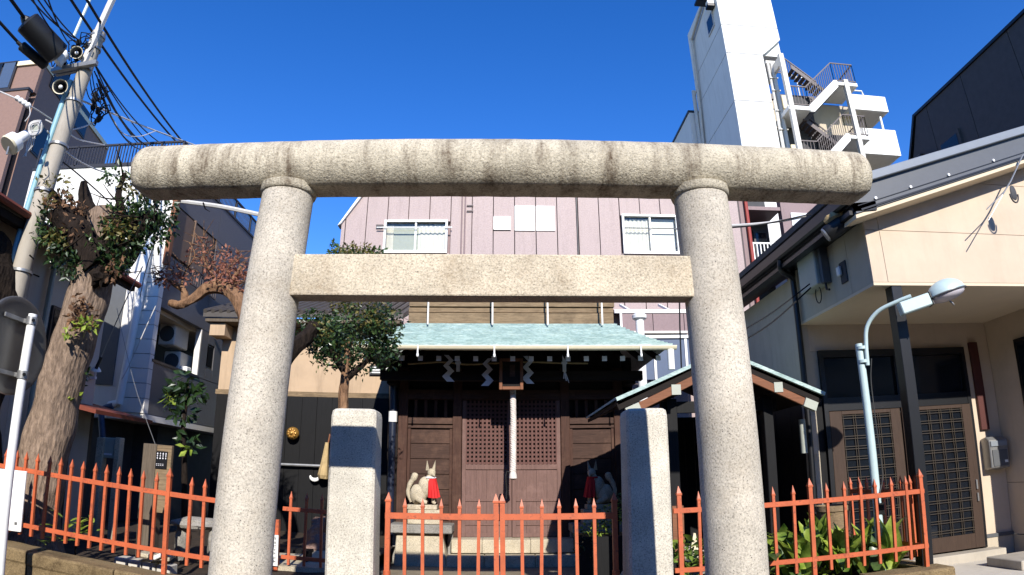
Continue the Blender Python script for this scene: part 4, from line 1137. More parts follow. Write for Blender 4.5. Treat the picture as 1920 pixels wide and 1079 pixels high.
# ================================================================== brown tower block far left
bt = thing('brown_block', 'brown tiled block at the top left behind the utility pole', 'building', (-22, 24, GZ))
c = (-21.962,22.000,18.956); X1 = c[0]; Z1 = c[2] + .4
mb = MB().box(X1 - 14, 22, GZ, X1, 22.2, (-22.083,22.000,17.772)[2]).build('front_wall', 'brown_tile', bt)
zz = (-22.083,22.000,17.772)[2]
MB().box(X1 - 14, 22.4, zz + .02, X1, 22.6, Z1).build('upper_front', 'brown_tile', bt)
X2, Y2 = X1 - .1875 * 8.5, 31.1
MB().prism([(X1 - 14, 22.3), (X1 + .1, 22.3), (X2 + .1, Y2), (X1 - 14, Y2)], 'z', Z1, Z1 + .25).build('roof_edge', 'cream_paint', bt)
X2, Y2 = X1 - .1875 * 8.5, 31.1
MB().prism([(X1 - 14, 22.61), (X1 - .3, 22.61), (X2 - .3, Y2), (X1 - 14, Y2)], 'z', GZ, Z1 - .02).build('core', 'dark_panel', bt)
MB().prism([(X1 - .29, 22.61), (X1, 22.61), (X2, Y2), (X2 - .29, Y2)], 'z', GZ, Z1 - .02).build('side_wall', 'brown_tile', bt)
w = MB().box(X1 - 3.2, 22.3, zz + .25, X1 - 1.5, 22.39, zz + 1.9).build('window', 'rail_dark', bt); MB().box(X1 - 3.1, 22.28, zz + .35, X1 - 2.4, 22.298, zz + 1.8).build('pane', 'window_dark', w); MB().box(X1 - 2.3, 22.28, zz + .35, X1 - 1.6, 22.298, zz + 1.8).build('pane', 'blue_pipe', w)
MB().box(X1 - 14, 21.95, zz - .12, X1 + .05, 22.3, zz + .01).build('cornice', 'rail_dark', bt)
for y, z in ((23.4, zz + 1.0), (23.4, zz - 2.6), (26.5, zz + .6)):
    sx = lambda yy: X1 - .1875 * (yy - 22.61)
    def pan(d, e, nm, m, par): return MB().prism([(sx(y + e) + d, y + e), (sx(y + 1.5 - e) + d, y + 1.5 - e), (sx(y + 1.5 - e) + d + .05, y + 1.5 - e), (sx(y + e) + d + .05, y + e)], 'z', z + e, z + 1.6 - e).build(nm, m, par)
    w = pan(.002, 0, 'window', 'rail_dark', bt); pan(.02, .1, 'pane', 'window_dark', w)

# ================================================================== white house behind the big tree
wh = thing('plaster_house', 'pale plaster house with deep eaves behind the big pollarded tree', 'house', (-9.5, 8.5, GZ))
MB().box(-12, 5.2, GZ, -7.72, 8.9, 5.3).build('wall', 'house_wall', wh)
MB().box(-12, 8.906, GZ, -7.72, 11.2, 5.2).build('wall', 'house_wall', wh)
MB().prism([(-12, 5.3), (-7.18, 4.98), (-7.18, 5.06), (-12, 6.9)], 'y', 4.6, 11.3).build('roof', 'tile_roof', wh)
MB().box(-7.30, 4.6, 4.86, -7.20, 11.3, 4.98).build('eave_board', 'dark_wood', wh)
MB().tube([(-7.12, 4.6, 5.12), (-7.12, 11.3, 4.98)], .06, 8).build('gutter', 'rust_roof', wh, smooth=True)
for y, z0, z1, s in ((8.05, 2.9, 4.2, .34), (9.55, 2.6, 4.1, .22)):
    w = MB().box(-7.719, y, z0, -7.66, y + s, z1).build('window', 'rail_dark', wh); MB().box(-7.659, y + .04, z0 + .05, -7.65, y + s - .04, z1 - .05).build('pane', 'window_dark', wh if False else w)
MB().box(-7.719, 10.5, .3, -7.66, 10.56, 4.7).build('trim_strip', 'rail_dark', wh)
MB().box(-7.719, 5.2, 2.5, -7.68, 8.9, 2.54).build('trim_strip', 'rail_dark', wh)
MB().tube([(-7.6, 9.3, .2), (-7.6, 9.3, 4.9)], .05, 8).build('downpipe', 'meter_grey', wh, smooth=True)
a = (-7.677,10.500,2.864); b = (-7.347,11.500,2.686)
MB().prism([(-8.6, 2.62), (-6.95, 2.35), (-6.95, 2.42), (-8.6, 2.74)], 'y', 10.2, 12.2).build('lean_to_roof', 'rust_roof', wh)
MB().box(-8.4, 10.6, GZ, -8.2, 12, 2.5).build('lean_to_wall', 'dark_panel', wh)
# small lamp on the wall
lp = thing('wall_lamp', 'small white outdoor lamp on the wall above the low rusty roof', 'lamp', (-7.598,11.000,3.167))
c = (-7.606,11.000,3.218)
MB().lathe([(.02, .10), (.09, .02), (.10, -.01), (.03, -.02)], c, (.2, -.3, 1), 10).build('shade', 'white_paint', lp, smooth=True)
MB().bar((c[0] - .35, c[1] + .05, c[2] - .16), (c[0] + .02, c[1], c[2] - .14), .05, .05).tube([(c[0], c[1], c[2] - .16), (c[0], c[1], c[2])], .02, 6).build('bracket', 'white_paint', lp)

# ================================================================== storehouse behind the camellia
st = thing('storehouse', 'low storehouse with beige plaster above and black boards below behind the round tree', 'storehouse', (-4.7, 15, GZ))
MB().box(-6.85, 15.0, 3.46, -2.45, 15.3, 5.12).build('plaster_wall', 'store_wall', st)
MB().box(-6.9, 14.97, 3.34, -2.4, 15.28, 3.455).build('band', 'old_board', st)
for k in range(12):
    a, b = -6.85 + k * .367, -6.85 + (k + 1) * .367
    MB().box(a + .004, 14.95 + .006 * (k % 2), GZ, b - .004, 15.0, 3.335).build('board', 'charcoal_board', st)
MB().box(-6.9, 15.31, GZ, -2.4, 18, 5.1).build('body', 'store_wall', st)
MB().prism([(14.35, 5.12), (18.4, 6.55), (18.4, 6.75), (14.35, 5.24)], 'x', -7.15, -2.2).build('roof', 'tile_roof', st)
for k in range(24):
    x = -7.1 + .205 * k; MB().tube([(x, 14.33, 5.26), (x, 18.4, 6.79)], .055, 6).build('ridge_tile', 'tile_roof', st, smooth=True)
MB().box(-7.1, 14.4, 5.02, -2.25, 15.0, 5.11).build('eave_board', 'grey_board', st)
MB().box(-7.0, 14.5, 4.7, -6.6, 15.0, 5.0).build('corbel', 'store_wall', st)
MB().tube([(-6.5, 14.85, 1.72), (-3.0, 14.85, 1.72)], .035, 8).build('rail', 'steel', st, smooth=True)
g_ = (-2.830,14.950,4.000)
v = MB().box(g_[0] - .22, 14.93, g_[2] - .1, g_[0] + .22, 14.999, g_[2] + .12).build('vent', 'dark_panel', st)
for k in range(3): MB().box(g_[0] - .18, 14.91, g_[2] - .07 + .06 * k, g_[0] + .18, 14.928, g_[2] - .04 + .06 * k).build('louvre', 'white_paint', v)
# round gilt ornaments hung on the black boards
for i, (px, py) in enumerate(((549, 813),)):
    c = Vector((-4.787,14.800,2.449)) if i == 0 else Vector((-3.862,14.800,2.491))
    o = MB().lathe([(.02, -.06), (.11, -.05), (.15, -.015), (.15, .03), (.11, .08), (.05, .1), (.01, .1)], c, (0, -1, 0), 20)
    for k in range(9):
        a = 2 * PI * k / 9; o.blob(c + Vector((.085 * math.cos(a), -.08, .085 * math.sin(a))), .035, k, .2, 8, 5)
    o.blob(c + Vector((0, -.10, 0)), .045, 2, .2, 8, 5)
    tag(o.build('round_ornament', 'gold', smooth=True), 'round gilt floral ornament ' + ('on the open black boards beside the torii pillar' if i == 0 else 'half hidden by the left gate post'), 'ornament')
c = (-4.209,14.800,1.484)
tag(MB().tube([(c[0] + .11 * math.cos(a), 14.82, c[2] + .09 * math.sin(a)) for a in [PI * .95 + PI * 1.15 * k / 10 for k in range(11)]], [.012, .025, .034, .042, .046, .048, .046, .042, .034, .025, .012], 8).build('white_hook', 'white_paint', smooth=True), 'small white crescent hanging under the rail on the black boards', 'hook')
c = (-3.926,14.700,2.261); d = (-3.976,14.700,1.432)
br = thing('straw_broom', 'straw broom hanging upside down beside the left gate post', 'broom', d)
MB().tube([(c[0] + .05, 14.75, c[2] + .2), (c[0] + .02, 14.75, c[2])], .02, 6).build('handle', 'brown_wood', br)
MB().tube([c, lerp(c, d, .5), lerp(c, d, .9), d], [.04, .085, .13, .10], 10, jit=.35, jf=9).build('bristles', 'straw', br)

# ================================================================== unseen houses added behind the camera to cut sky light and deepen shade
def unseen_shade_house(x0, x1, h, mat, label):
    t = thing('unseen_shade_house', label, 'house', ((x0 + x1) / 2, -9.5, GZ), 'unseen houses added for shade across the street')
    MB().box(x0, -17, GZ, x1, -9.6, h).build('wall', mat, t)
    MB().prism([(-17.5, h), (-9.1, h), (-9.1, h + .12), (-13.3, h + .7), (-17.5, h + .12)], 'x', x0 - .2, x1 + .2).build('roof', 'tile_roof', t)
    n = int((x1 - x0) / 2.6)
    for k in range(n):
        for z in (.9, 3.6, 6.1):
            if z + 1.3 > h: continue
            xa = x0 + .7 + k * (x1 - x0 - .6) / n
            w = MB().box(xa, -9.599, z, xa + 1.5, -9.53, z + 1.25).build('window', 'grey_fascia', t); MB().box(xa + .07, -9.529, z + .07, xa + 1.43, -9.52, z + 1.18).build('pane', 'window_dark', w)
    return t
unseen_shade_house(-26, -11, 8.25, 'grey_wall', 'unseen grey rendered house added across the street for shade, opposite the big pollarded tree')
unseen_shade_house(-10.4, -1.2, 8.25, 'brown_tile', 'unseen brown tiled house added across the street for shade, opposite the left torii pillar')
unseen_shade_house(-.6, 9, 8.3, 'dark_panel', 'unseen dark panelled house added across the street for shade, opposite the right torii pillar')
unseen_shade_house(9.6, 26, 8.25, 'grey_wall', 'unseen grey rendered house added across the street for shade, opposite the entrance porch')

# ================================================================== red iron fences and the gate
def picket_mesh(r, h, name):
    """square bar with a collar and a spear point, standing on its origin"""
    mb = MB(); q = r * .92
    def sq(z, a): return [(-a, -a, z), (a, -a, z), (a, a, z), (-a, a, z)]
    rs = [sq(0, q), sq(h - .105, q), sq(h - .104, q * 1.28), sq(h - .085, q * 1.28), sq(h - .083, q * 1.12), sq(h - .012, q * .22), sq(h, .002)]
    for x in rs: mb.v += x
    mb.f.append((3, 2, 1, 0))
    for i in range(len(rs) - 1):
        for k in range(4): mb.f.append((i * 4 + k, i * 4 + (k + 1) % 4, i * 4 + 4 + (k + 1) % 4, i * 4 + 4 + k))
    mb.f.append(tuple(range(len(rs) * 4 - 4, len(rs) * 4)))
    me = bpy.data.meshes.new(name); me.from_pydata(mb.v, [], mb.f); me.materials.append(MAT['vermilion'])
    return me
def put(me, name, parent, loc, rz=0):
    o = bpy.data.objects.new(name, me); COL.objects.link(o); o.parent = parent; o.location = Vector(loc) - wloc(parent); o.rotation_euler = (random.uniform(-.012, .012), random.uniform(-.012, .012), rz); return o
PH = 1.02
PK = picket_mesh(.0185, PH, 'picket'); PO = picket_mesh(.027, 1.30, 'post'); GP = picket_mesh(.020, 1.28, 'gate_picket'); GO = picket_mesh(.030, 1.36, 'gate_post_bar')
YF = 7.27
def fence_panel(t, x0, x1, zr, posts, pickets, up=.15):
    """zr(x): top of the upper rail"""
    for dz, h in ((0, .058), (-.67, .055)):
        MB().bar((x0, YF, zr(x0) + dz - h / 2), (x1, YF, zr(x1) + dz - h / 2), .034, h).build('rail', 'vermilion', t, bevel=.004)
    for x in pickets: put(PK, 'picket', t, (x, YF, zr(x) + up - PH))
    for x in posts: put(PO, 'post', t, (x, YF, zr(x) + up + .07 - 1.30))
    return t
zl = lambda x: 1.175 + .062 * max(0, -2.3 - x) - .03 * max(0, -5 - x) * 0
t = thing('red_fence', 'long red iron fence on the kerb left of the left torii pillar', 'fence', (-4.5, YF, .3), 'red iron fences beside the torii')
posts = [-3.85, -6.75]; pk_ = []
x = -2.02 - .09
xs = [-2.13 - .19 * k for k in range(9)]
pk_ = [x for x in [-2.10 - .183 * k for k in range(9)]] + [-3.85 - .17 * k for k in range(1, 17)] + [-6.92]
pk_ = [x for x in pk_ if x < -2.8]
fence_panel(t, -7.1, -2.75, zl, posts, pk_, .205)
t = thing('red_fence', 'short red iron fence piece between the left torii pillar and the gate post', 'fence', (-2.6, 9.0, .1), 'red iron fences beside the torii')
YF = 9.0
zs_ = lambda x: (-2.771,9.000,1.075)[2] + .03 * (-2.6 - x)
fence_panel(t, -3.0, -2.26, zs_, [], [(-3.364,9.000,0.992)[0], (-3.127,9.000,1.005)[0], (-2.893,9.000,1.018)[0], (-2.669,9.000,1.028)[0], (-2.432,9.000,1.039)[0]], .22)
MB().box(-3.1, 8.96, GZ, -3.04, 9.04, .9).build('post', 'vermilion', t)
YF = 7.27
t = thing('red_fence', 'red iron fence round the leafy bed and street lamp at the kerb corner', 'fence', (3.6, YF, .25), 'red iron fences beside the torii')
zrr = lambda x: 1.185 + .006 * (x - 2)
fence_panel(t, 1.97, 5.24, zrr, [2.05, 3.66, 5.2], [2.27, 2.49, 2.72, 2.95, 3.19, 3.43] + [3.66 + .22 * k for k in range(1, 7)], .18)
for dz, h in ((0, .058), (-.67, .055)):
    MB().bar((5.2, YF + .03, 1.2 + dz - h / 2), (5.2, 9.0, 1.2 + dz - h / 2), .034, h).build('rail', 'vermilion', t, bevel=.004)
for k in range(1, 9): put(PK, 'picket', t, (5.2, YF + .215 * k, 1.2 + .18 - PH))
# white notice board tied to the fence at the far left, narrow white board by the torii pillar
t = thing('notice_board', 'blank white board tied to the red fence behind the sign pole', 'notice board', (-6.3, YF - .05, .6))
a, b = (-6.333,7.200,1.379), (-5.830,7.200,0.618)
MB().box(a[0] - .2, YF - .07, b[2], b[0], YF - .045, a[2] - .02).build('board', 'white_paint', t, bevel=.004)
for k in range(3): MB().box(b[0] - .1, YF - .074, b[2] + .08 + .012 * k, b[0] - .06, YF - .071, b[2] + .088 + .012 * k).build('print', 'ink', t)
t = thing('notice_strip', 'narrow white notice with black characters on the fence beside the left torii pillar', 'notice', (-2.9, 8.93, .6))
YF = 9.0
a, b = (-3.159,8.930,0.690), (-3.027,8.930,0.265)
MB().box(a[0] - .12, YF - .07, b[2], b[0], YF - .05, a[2]).build('board', 'white_paint', t)
rng = random.Random(5)
mb = MB()
for r_ in range(7):
    zc0 = a[2] - .05 - r_ * .052; xc0 = b[0] - .045
    for s in range(4):
        dx, dz = rng.uniform(-.012, .012), rng.uniform(-.016, .016)
        if s % 2: mb.box(xc0 - .018, YF - .0725, zc0 + dz - .002, xc0 + .018, YF - .0705, zc0 + dz + .002)
        else: mb.box(xc0 + dx - .002, YF - .073, zc0 - .018, xc0 + dx + .002, YF - .071, zc0 + .018)
mb.build('lettering', 'ink', t, kind='stuff')
YF = 7.27
# gate leaves
def gate(xa, xb, side, label):
    t = thing('gate_leaf', label, 'gate', ((xa + xb) / 2, 7.3, GZ), 'leaves of the red iron gate')
    for z in (1.165, .24):
        MB().box(xa, 7.283, z - .07, xb, 7.319, z).build('rail', 'vermilion', t, bevel=.004)
    ps = ([(-1.224,7.300,1.172)[0], (-0.007,7.300,1.189)[0]] if side < 0 else [(0.061,7.300,1.189)[0], (1.309,7.300,1.170)[0]])
    pk = [(-1.022,7.300,1.177)[0], (-0.821,7.300,1.181)[0], (-0.617,7.300,1.184)[0], (-0.419,7.300,1.187)[0], (-0.218,7.300,1.188)[0]] if side < 0 else [(0.276,7.300,1.188)[0], (0.475,7.300,1.186)[0], (0.682,7.300,1.184)[0], (0.881,7.300,1.180)[0], (1.080,7.300,1.176)[0]]
    for x in ps: put(GO, 'post', t, (x, 7.30, .03))
    for x in pk: put(GP, 'picket', t, (x, 7.301, .05))
    xo = ps[0] if side < 0 else ps[1]
    MB().tube([(xo, 7.3, .02), (xo, 7.3, .52)], .042, 10).build('hinge_sleeve', 'vermilion', t, smooth=True)
    MB().box(xo + .045 * side, 7.27, .36, xo + .20 * side, 7.33, .45).build('hinge_bracket', 'vermilion', t, bevel=.004)
    return t
gate((-1.253,7.300,1.141)[0], (0.016,7.300,1.159)[0], -1, 'red iron gate leaf before the fox in sunlight')
gate((0.040,7.300,1.159)[0], (1.290,7.300,1.141)[0], 1, 'red iron gate leaf before the fox in shade')

# ================================================================== street lamp in the planting bed
t = thing('street_lamp', 'pale blue street lamp with a curved arm in the fenced bed', 'street lamp', (4.75, 7.62, .15))
MB().tube([(4.78, 7.62, .1), (4.76, 7.62, 1.7), (4.74, 7.62, 3.12)], [.058, .055, .05], 14).build('pole', 'pale_blue', t, smooth=True)
MB().box(4.73, 7.555, .92, 4.83, 7.57, 1.06).build('band', 'black_metal', t)
arm = curve_pts([(4.79, 7.55, 2.82), (4.80, 7.54, 3.10), (4.83, 7.5, 3.33), (4.95, 7.38, 3.50), (5.14, 7.2, 3.58), (5.28, 7.07, 3.62)], 5)
MB().tube(arm, .028, 10).build('arm', 'pale_blue', t, smooth=True)
for z in (2.86, 3.04): MB().tube([(4.765, 7.6, z), (4.765, 7.6, z + .04)], .072, 12).build('clamp', 'pale_blue', t, smooth=True)
MB().tube(curve_pts([(4.83, 7.5, 2.9), (4.80, 7.53, 2.6), (4.81, 7.54, 2.1), (4.84, 7.55, 1.4), (4.75, 7.55, 1.1), (4.84, 7.56, .9)], 4), .008, 5).build('cable', 'black_rubber', t)
A = Vector((5.075,7.040,3.440)); B = Vector((5.443,6.930,3.535)); C_ = Vector((5.873,6.820,3.638))
d = (C_ - A).normalized(); upv = Vector((0, 0, 1)); upv = (upv - d * upv.dot(d)).normalized(); sd = d.cross(upv)
MB().bar(A - d * .02, B, .15, .16, upv).build('housing', 'pale_blue', t, bevel=.012)
MB().bar(B, B + d * .012, .165, .175, upv).build('gasket', 'black_metal', t)
hc = B + d * .255
def dome(sgn, f, name, mat, r=.262, c0=0.):
    mb = MB(); n, m = 24, 8
    for i in range(m + 1):
        ph = PI / 2 * i / m
        for k in range(n):
            a = 2 * PI * k / n
            mb.v.append(tuple(hc + d * r * math.cos(ph) * math.cos(a) + sd * r * .78 * math.cos(ph) * math.sin(a) + upv * sgn * f * math.sin(ph)))
    for i in range(m):
        for k in range(n):
            a = i * n + k; b = i * n + (k + 1) % n; mb.f.append((a, b, b + n, a + n))
    mb.f.append(tuple(range(n)))
    return mb.build(name, mat, t, smooth=True)
dome(1, .19, 'hood', 'pale_blue'); dome(-1, .10, 'diffuser', 'lamp_glass', .250)
mb = MB().tube([hc + d * .270 * math.cos(2 * PI * k / 24) + sd * .212 * math.sin(2 * PI * k / 24) for k in range(25)], .010, 6, cap=False); mb.build('rim', 'grey_fascia', t, smooth=True)
e = hc - upv * .10; MB().tube([e, e - upv * .05 + d * .03], .012, 6).lathe([(.004, -.015), (.018, 0), (.004, .015)], e - upv * .06 + d * .03, n=8).build('latch', 'steel', t)

# ================================================================== round sign seen from behind
t = thing('round_sign', 'round grey sign seen from behind on a white pole at the left edge', 'sign', (-5.45, 6.4, GZ))
pt_, pb_ = (-5.412,6.400,3.161), (-5.339,6.400,0.699)
MB().tube([(pt_[0], 6.4, GZ), (pt_[0] + .0, 6.4, pt_[2])], .052, 16).build('pole', 'white_paint', t, smooth=True)
c = Vector((pt_[0] - .15, 6.36, (-5.484,6.400,2.780)[2])); nrm = Vector((-1, -.02, 0)).normalized()
prof = [(.50, .0), (.55, .004), (.565, .02), (.56, .04), (.53, .05), (.0, .06)]
mb = MB().lathe([(.005, -.012), (.30, -.012), (.50, -.008), (.545, -.02), (.565, -.014), (.57, .02), (.55, .04), (.3, .075), (.005, .09)], c, nrm, 40)
mb.build('disc', 'sign_back', t, smooth=True)
u = Vector((0, 0, 1)); sdv = nrm.cross(u).normalized()
px = Vector((pt_[0], 6.4, 0))
for dz in (.30, -.33):
    z = c.z + dz
    o = c + u * dz - nrm * .035
    MB().bar(o - sdv * .30, o + sdv * .26, .022, .05, (0, 0, 1)).build('bracket', 'steel', t, bevel=.004)
    MB().tube([(px.x, 6.4, z - .045), (px.x, 6.4, z + .045)], .066, 14).build('clamp', 'steel', t, smooth=True)
    MB().box(px.x - .12, 6.38, z - .025, px.x - .03, 6.42, z + .025).build('clamp_arm', 'steel', t)
    MB().lathe([(.004, -.012), (.02, -.008), (.02, .008)], (px.x + .07, 6.34, z), (0, -1, 0), 8).build('bolt', 'black_metal', t)

# ================================================================== utility pole with its hardware
p0, p1 = Vector((-7.42, 8.0, GZ)), Vector((-6.86, 8.0, (-7.015,8.000,8.492)[2]))
def onpole(z): f = (z - p0.z) / (p1.z - p0.z); return p0 + (p1 - p0) * f
t = thing('utility_pole', 'concrete utility pole with loudspeakers and tangled cables behind the big tree', 'utility pole', p0)
MB().tube([p0, (p0 + p1) / 2, p1], [.17, .145, .115], 20).build('shaft', 'concrete', t, smooth=True)
def hz(px, py): return (-7.699,8.000,8.159)  # placeholder height
MB().tube([onpole(2.2) + Vector((-.20, -.05, 0)), onpole(4.4) + Vector((-.19, -.05, 0)), onpole(7.5) + Vector((-.17, -.05, 0))], .048, 10).build('conduit', 'cyan_pipe', t, smooth=True)
a, b = Vector((-6.891,7.900,7.808)), Vector((-6.722,7.900,9.272))
MB().bar(a, b, .12, .05, (0, 1, 0)).bar(a + Vector((.05, -.03, 0)), b + Vector((.05, -.03, 0)), .02, .04, (0, 1, 0)).build('extension_bar', 'offwhite_metal', t)
a, b = Vector((-7.561,8.200,8.636)), Vector((-7.479,8.200,9.578))
MB().tube([a, b], .03, 8).build('guy_pipe', 'pale_blue', t, smooth=True)
for py, w in ((95, .13), (112, .135), (122, .14), (275, .165), (345, .165)):
    pass
for z in (8.4, 8.15, 7.1, 6.3, 5.5, 4.2):
    q = onpole(z); MB().tube([q - Vector((0, 0, .02)), q + Vector((0, 0, .02))], .135 + (8.4 - z) * .009, 16).build('band', 'steel', t, smooth=True)
# cross arms
a, b = Vector((-7.454,7.850,7.668)), Vector((-6.591,7.850,7.744))
MB().bar(a, b, .08, .08).build('cross_arm', 'steel', t)
a, b = Vector((-7.444,7.950,7.660)), Vector((-6.771,7.950,7.724))
MB().bar(a, b, .06, .06).build('cross_arm', 'steel', t)
# loudspeaker horns
def horn(c, axis, r, label):
    h = thing('loudspeaker', label, 'loudspeaker', c, 'horn loudspeakers on the utility pole')
    MB().lathe([(r * .25, -.28), (r * .45, -.2), (r * .5, -.12), (r * .8, -.03), (r, 0), (r * 1.03, .015), (r * .95, .012), (r * .55, -.09), (r * .2, -.15), (.01, -.16)], c, axis, 20).build('horn', 'cream_paint', h, smooth=True)
    MB().lathe([(.01, -.14), (r * .88, -.008), (r * .88, -.004), (.01, -.12)], c, axis, 20).build('throat', 'black_metal', h, smooth=True)
    MB().blob(Vector(c) + Vector(axis).normalized() * -.02, r * .3, 1, 0, 10, 8).build('driver', 'white_paint', h, smooth=True)
horn((-7.091,7.750,7.255), (.35, -.9, -.25), .125, 'lower horn loudspeaker on the utility pole, above the cyan conduit')
horn((-6.986,7.750,7.915), (.3, -.9, -.2), .11, 'upper horn loudspeaker just below the top of the utility pole')
h = thing('loudspeaker', 'white horn loudspeaker seen side on, pointing left below the black cable case', 'loudspeaker', (-7.233,7.700,7.766), 'horn loudspeakers on the utility pole')
MB().lathe([(.05, -.14), (.09, -.1), (.1, 0), (.13, .08), (.14, .1)], (-7.225,7.700,7.808), (-.5, -.2, -.75), 16).build('horn', 'white_paint', h, smooth=True)
# black cable closures
def case(p, q, r, label):
    p, q = Vector(p), Vector(q); d = (q - p)
    h = thing('cable_closure', label, 'cable closure', (p + q) / 2, 'black cable closures by the utility pole')
    MB().tube([p, p + d * .03, p + d * .06, p + d * .94, p + d * .97, q], [r * .3, r * .85, r, r, r * .85, r * .3], 14).build('case', 'black_rubber', h, smooth=True)
    for f in (-.12,): MB().tube([p + d * f, p], [.03, r * .4], 8).build('end_seal', 'black_rubber', h)
    return h
case((-7.413,6.900,7.974), (-7.066,7.500,7.670), .21, 'large black cable closure hanging from the wires left of the pole top')
case((-7.657,7.200,7.750), (-7.350,7.600,7.561), .085, 'thin black cable closure hanging below the large one')
# floodlight and its round reflector
h = thing('floodlight', 'white floodlight can strapped to the pole beside a wire disc', 'floodlight', (-7.410,7.500,6.141))
a, b = Vector((-7.240,7.500,6.250)), Vector((-7.315,7.300,5.964))
MB().tube([a, a + (b - a) * .5, a + (b - a) * .62, b], [.07, .085, .15, .16], 16).build('can', 'white_paint', h, smooth=True)
MB().tube([b, b + (b - a).normalized() * .03], [.165, .15], 16).build('rim', 'cream_paint', h, smooth=True)
MB().bar(b + Vector((0, 0, .14)), b - Vector((0, 0, .16)), .03, .02).build('guard', 'steel', h)
h = thing('wire_disc', 'round coil of pale wire hanging on the pole above the floodlight', 'wire coil', (-7.205,7.600,6.417))
c = Vector((-7.205,7.600,6.417))
mb = MB()
for r in (.13, .115, .10, .07):
    mb.tube([c + Vector((r * math.cos(a), -.02 * math.sin(3 * a) , r * math.sin(a) * 1.1)) for a in [2 * PI * k / 24 for k in range(25)]], .010, 5, cap=False)
mb.build('coil', 'cable_grey', h); MB().lathe([(.005, -.01), (.12, -.008), (.12, .008), (.005, .01)], c + Vector((0, .04, 0)), (0, -1, 0), 20).build('disc', 'meter_grey', h)
for k in range(4): MB().tube([c + Vector((-.05 + .03 * k, 0, -.12)), c + Vector((-.08 + .04 * k, .02, -.3)), c + Vector((-.02 - .02 * k, 0, -.5))], .008, 5).build('loose_wire', 'cable_grey', h)
# white insulator string
mb = MB(); a, b = Vector((-7.134,7.000,6.569)), Vector((-6.889,7.000,6.430))
for k in range(4): mb.blob(a + (b - a) * k / 3, .045, k, .1, 8, 6)
tag(mb.build('insulators', 'white_paint', smooth=True), 'string of white insulators on the wire left of the utility pole', 'insulator')

# ---- cables
def cable(pts, r, mat, label, group, sag=0, name='overhead_cable'):
    P_ = [Vector(p) for p in pts]
    if len(P_) == 2 and sag:
        out = []
        for k in range(13):
            f = k / 12; q = P_[0] + (P_[1] - P_[0]) * f; q.z -= sag * 4 * f * (1 - f); out.append(q)
        P_ = out
    elif len(P_) > 2: P_ = curve_pts(P_, 6)
    return tag(MB().tube(P_, r, 6).build(name, mat, smooth=True), label, 'cable', group)
G1 = 'power cables crossing the sky above the left end of the torii'
cable([(-6.843,7.000,8.472), (-9.707,16.000,10.878)], .026, 'cable_black', 'thick black power cable crossing the sky, left one of the wide pair', G1, .1)
cable([(-6.529,7.000,8.430), (-9.310,16.000,10.678)], .026, 'cable_black', 'thick black power cable crossing the sky, right one of the wide pair', G1, .1)
L2 = 'one of the thin parallel black cables descending from the pole to the grey tiled block'
G2 = 'bundle of thin black cables beyond the utility pole'
for i, (ax, ay, bx, by) in enumerate(((176, 118, 288, 275), (172, 125, 262, 270), (178, 112, 310, 272), (165, 130, 275, 272), (160, 132, 250, 268), (176, 125, 296, 280), (170, 140, 270, 280))):
    pa = Vector((-6.897,8.100,7.905)) + Vector((.03 * (i % 3) - .03, .05 * i, .12 - .05 * i))
    ends = ((-9.823,15.000,10.179), (-10.300,15.000,10.289), (-9.454,15.000,10.212), (-10.062,15.000,10.242), (-10.522,15.000,10.335), (-9.665,15.000,10.085), (-10.118,15.000,10.107))
    cable([pa, ends[i]], .014, 'cable_black', L2, G2, .12 + .03 * i)
L3 = 'one of the thin black cables fanning from the picture\'s top edge to the pole top'
G3 = 'black cables coming in to the top of the utility pole'
sts = ((-6.030,5.500,7.091), (-6.014,5.600,7.173), (-5.907,5.600,7.158), (-5.923,5.700,7.245), (-6.303,5.800,7.383))
eds = ((-7.346,8.000,8.438), (-7.293,8.000,8.341), (-7.210,8.000,8.354), (-7.415,8.000,8.309), (-7.491,8.000,8.272))
for a, b in zip(sts, eds): cable([a, b], .012, 'cable_black', L3, G3, .05)
cable([(-7.174,6.200,7.845), (-7.432,6.900,7.998)], .03, 'cable_black', 'black cable running into the upper end of the large cable closure', 'cables of the closures')
cable([(-7.790,6.700,7.888), (-7.688,7.200,7.774)], .026, 'cable_black', 'black cable running into the upper end of the thin cable closure', 'cables of the closures')
cable([(-7.204,7.800,7.205), (-7.264,8.500,7.483), (-7.708,10.000,8.159), (-8.593,13.000,9.521), (-8.852,16.000,10.676)], .02, 'cable_grey', 'pale cable running from the lower loudspeaker to the roof railing', 'pale cables')
cable([(-7.746,10.000,8.161), (-7.680,10.500,7.978), (-7.948,11.500,8.478), (-8.559,13.000,9.504)], .012, 'cable_grey', 'slack pale loop of cable below the long pale cable', 'pale cables')
cable([(-7.330,7.900,6.743), (-7.109,8.200,6.721), (-7.246,8.800,7.134), (-7.549,9.500,7.706)], .014, 'cable_grey', 'pale cable curving right from the pole to a black knot of wires', 'pale cables')
cable([(-7.140,7.800,6.468), (-7.596,9.000,6.700), (-8.110,10.500,7.173), (-8.822,12.500,7.988)], .016, 'cable_grey', 'pale cable sloping down in front of the white parapet', 'pale cables')
cable([(-6.931,7.900,6.568), (-7.472,9.000,6.992), (-9.198,12.000,8.603)], .014, 'cable_grey', 'pale cable sloping across the brown block to the railing', 'pale cables')
cable([(-7.415,6.900,6.653), (-7.093,7.000,6.538), (-7.076,7.400,6.603), (-7.214,7.900,6.745)], .012, 'cable_grey', 'pale cable with insulators left of the utility pole', 'pale cables')
cable([(-6.869,7.000,6.428), (-6.807,7.000,6.270), (-6.857,7.000,6.158)], .008, 'cable_grey', 'short loose wire hanging from the white insulators', 'pale cables')
cable([(-7.153,8.100,6.208), (-7.656,9.500,6.527), (-7.980,11.000,6.663), (-8.081,11.400,6.597)], .014, 'cable_black', 'black cable passing down behind the pollarded crown', 'black cables')
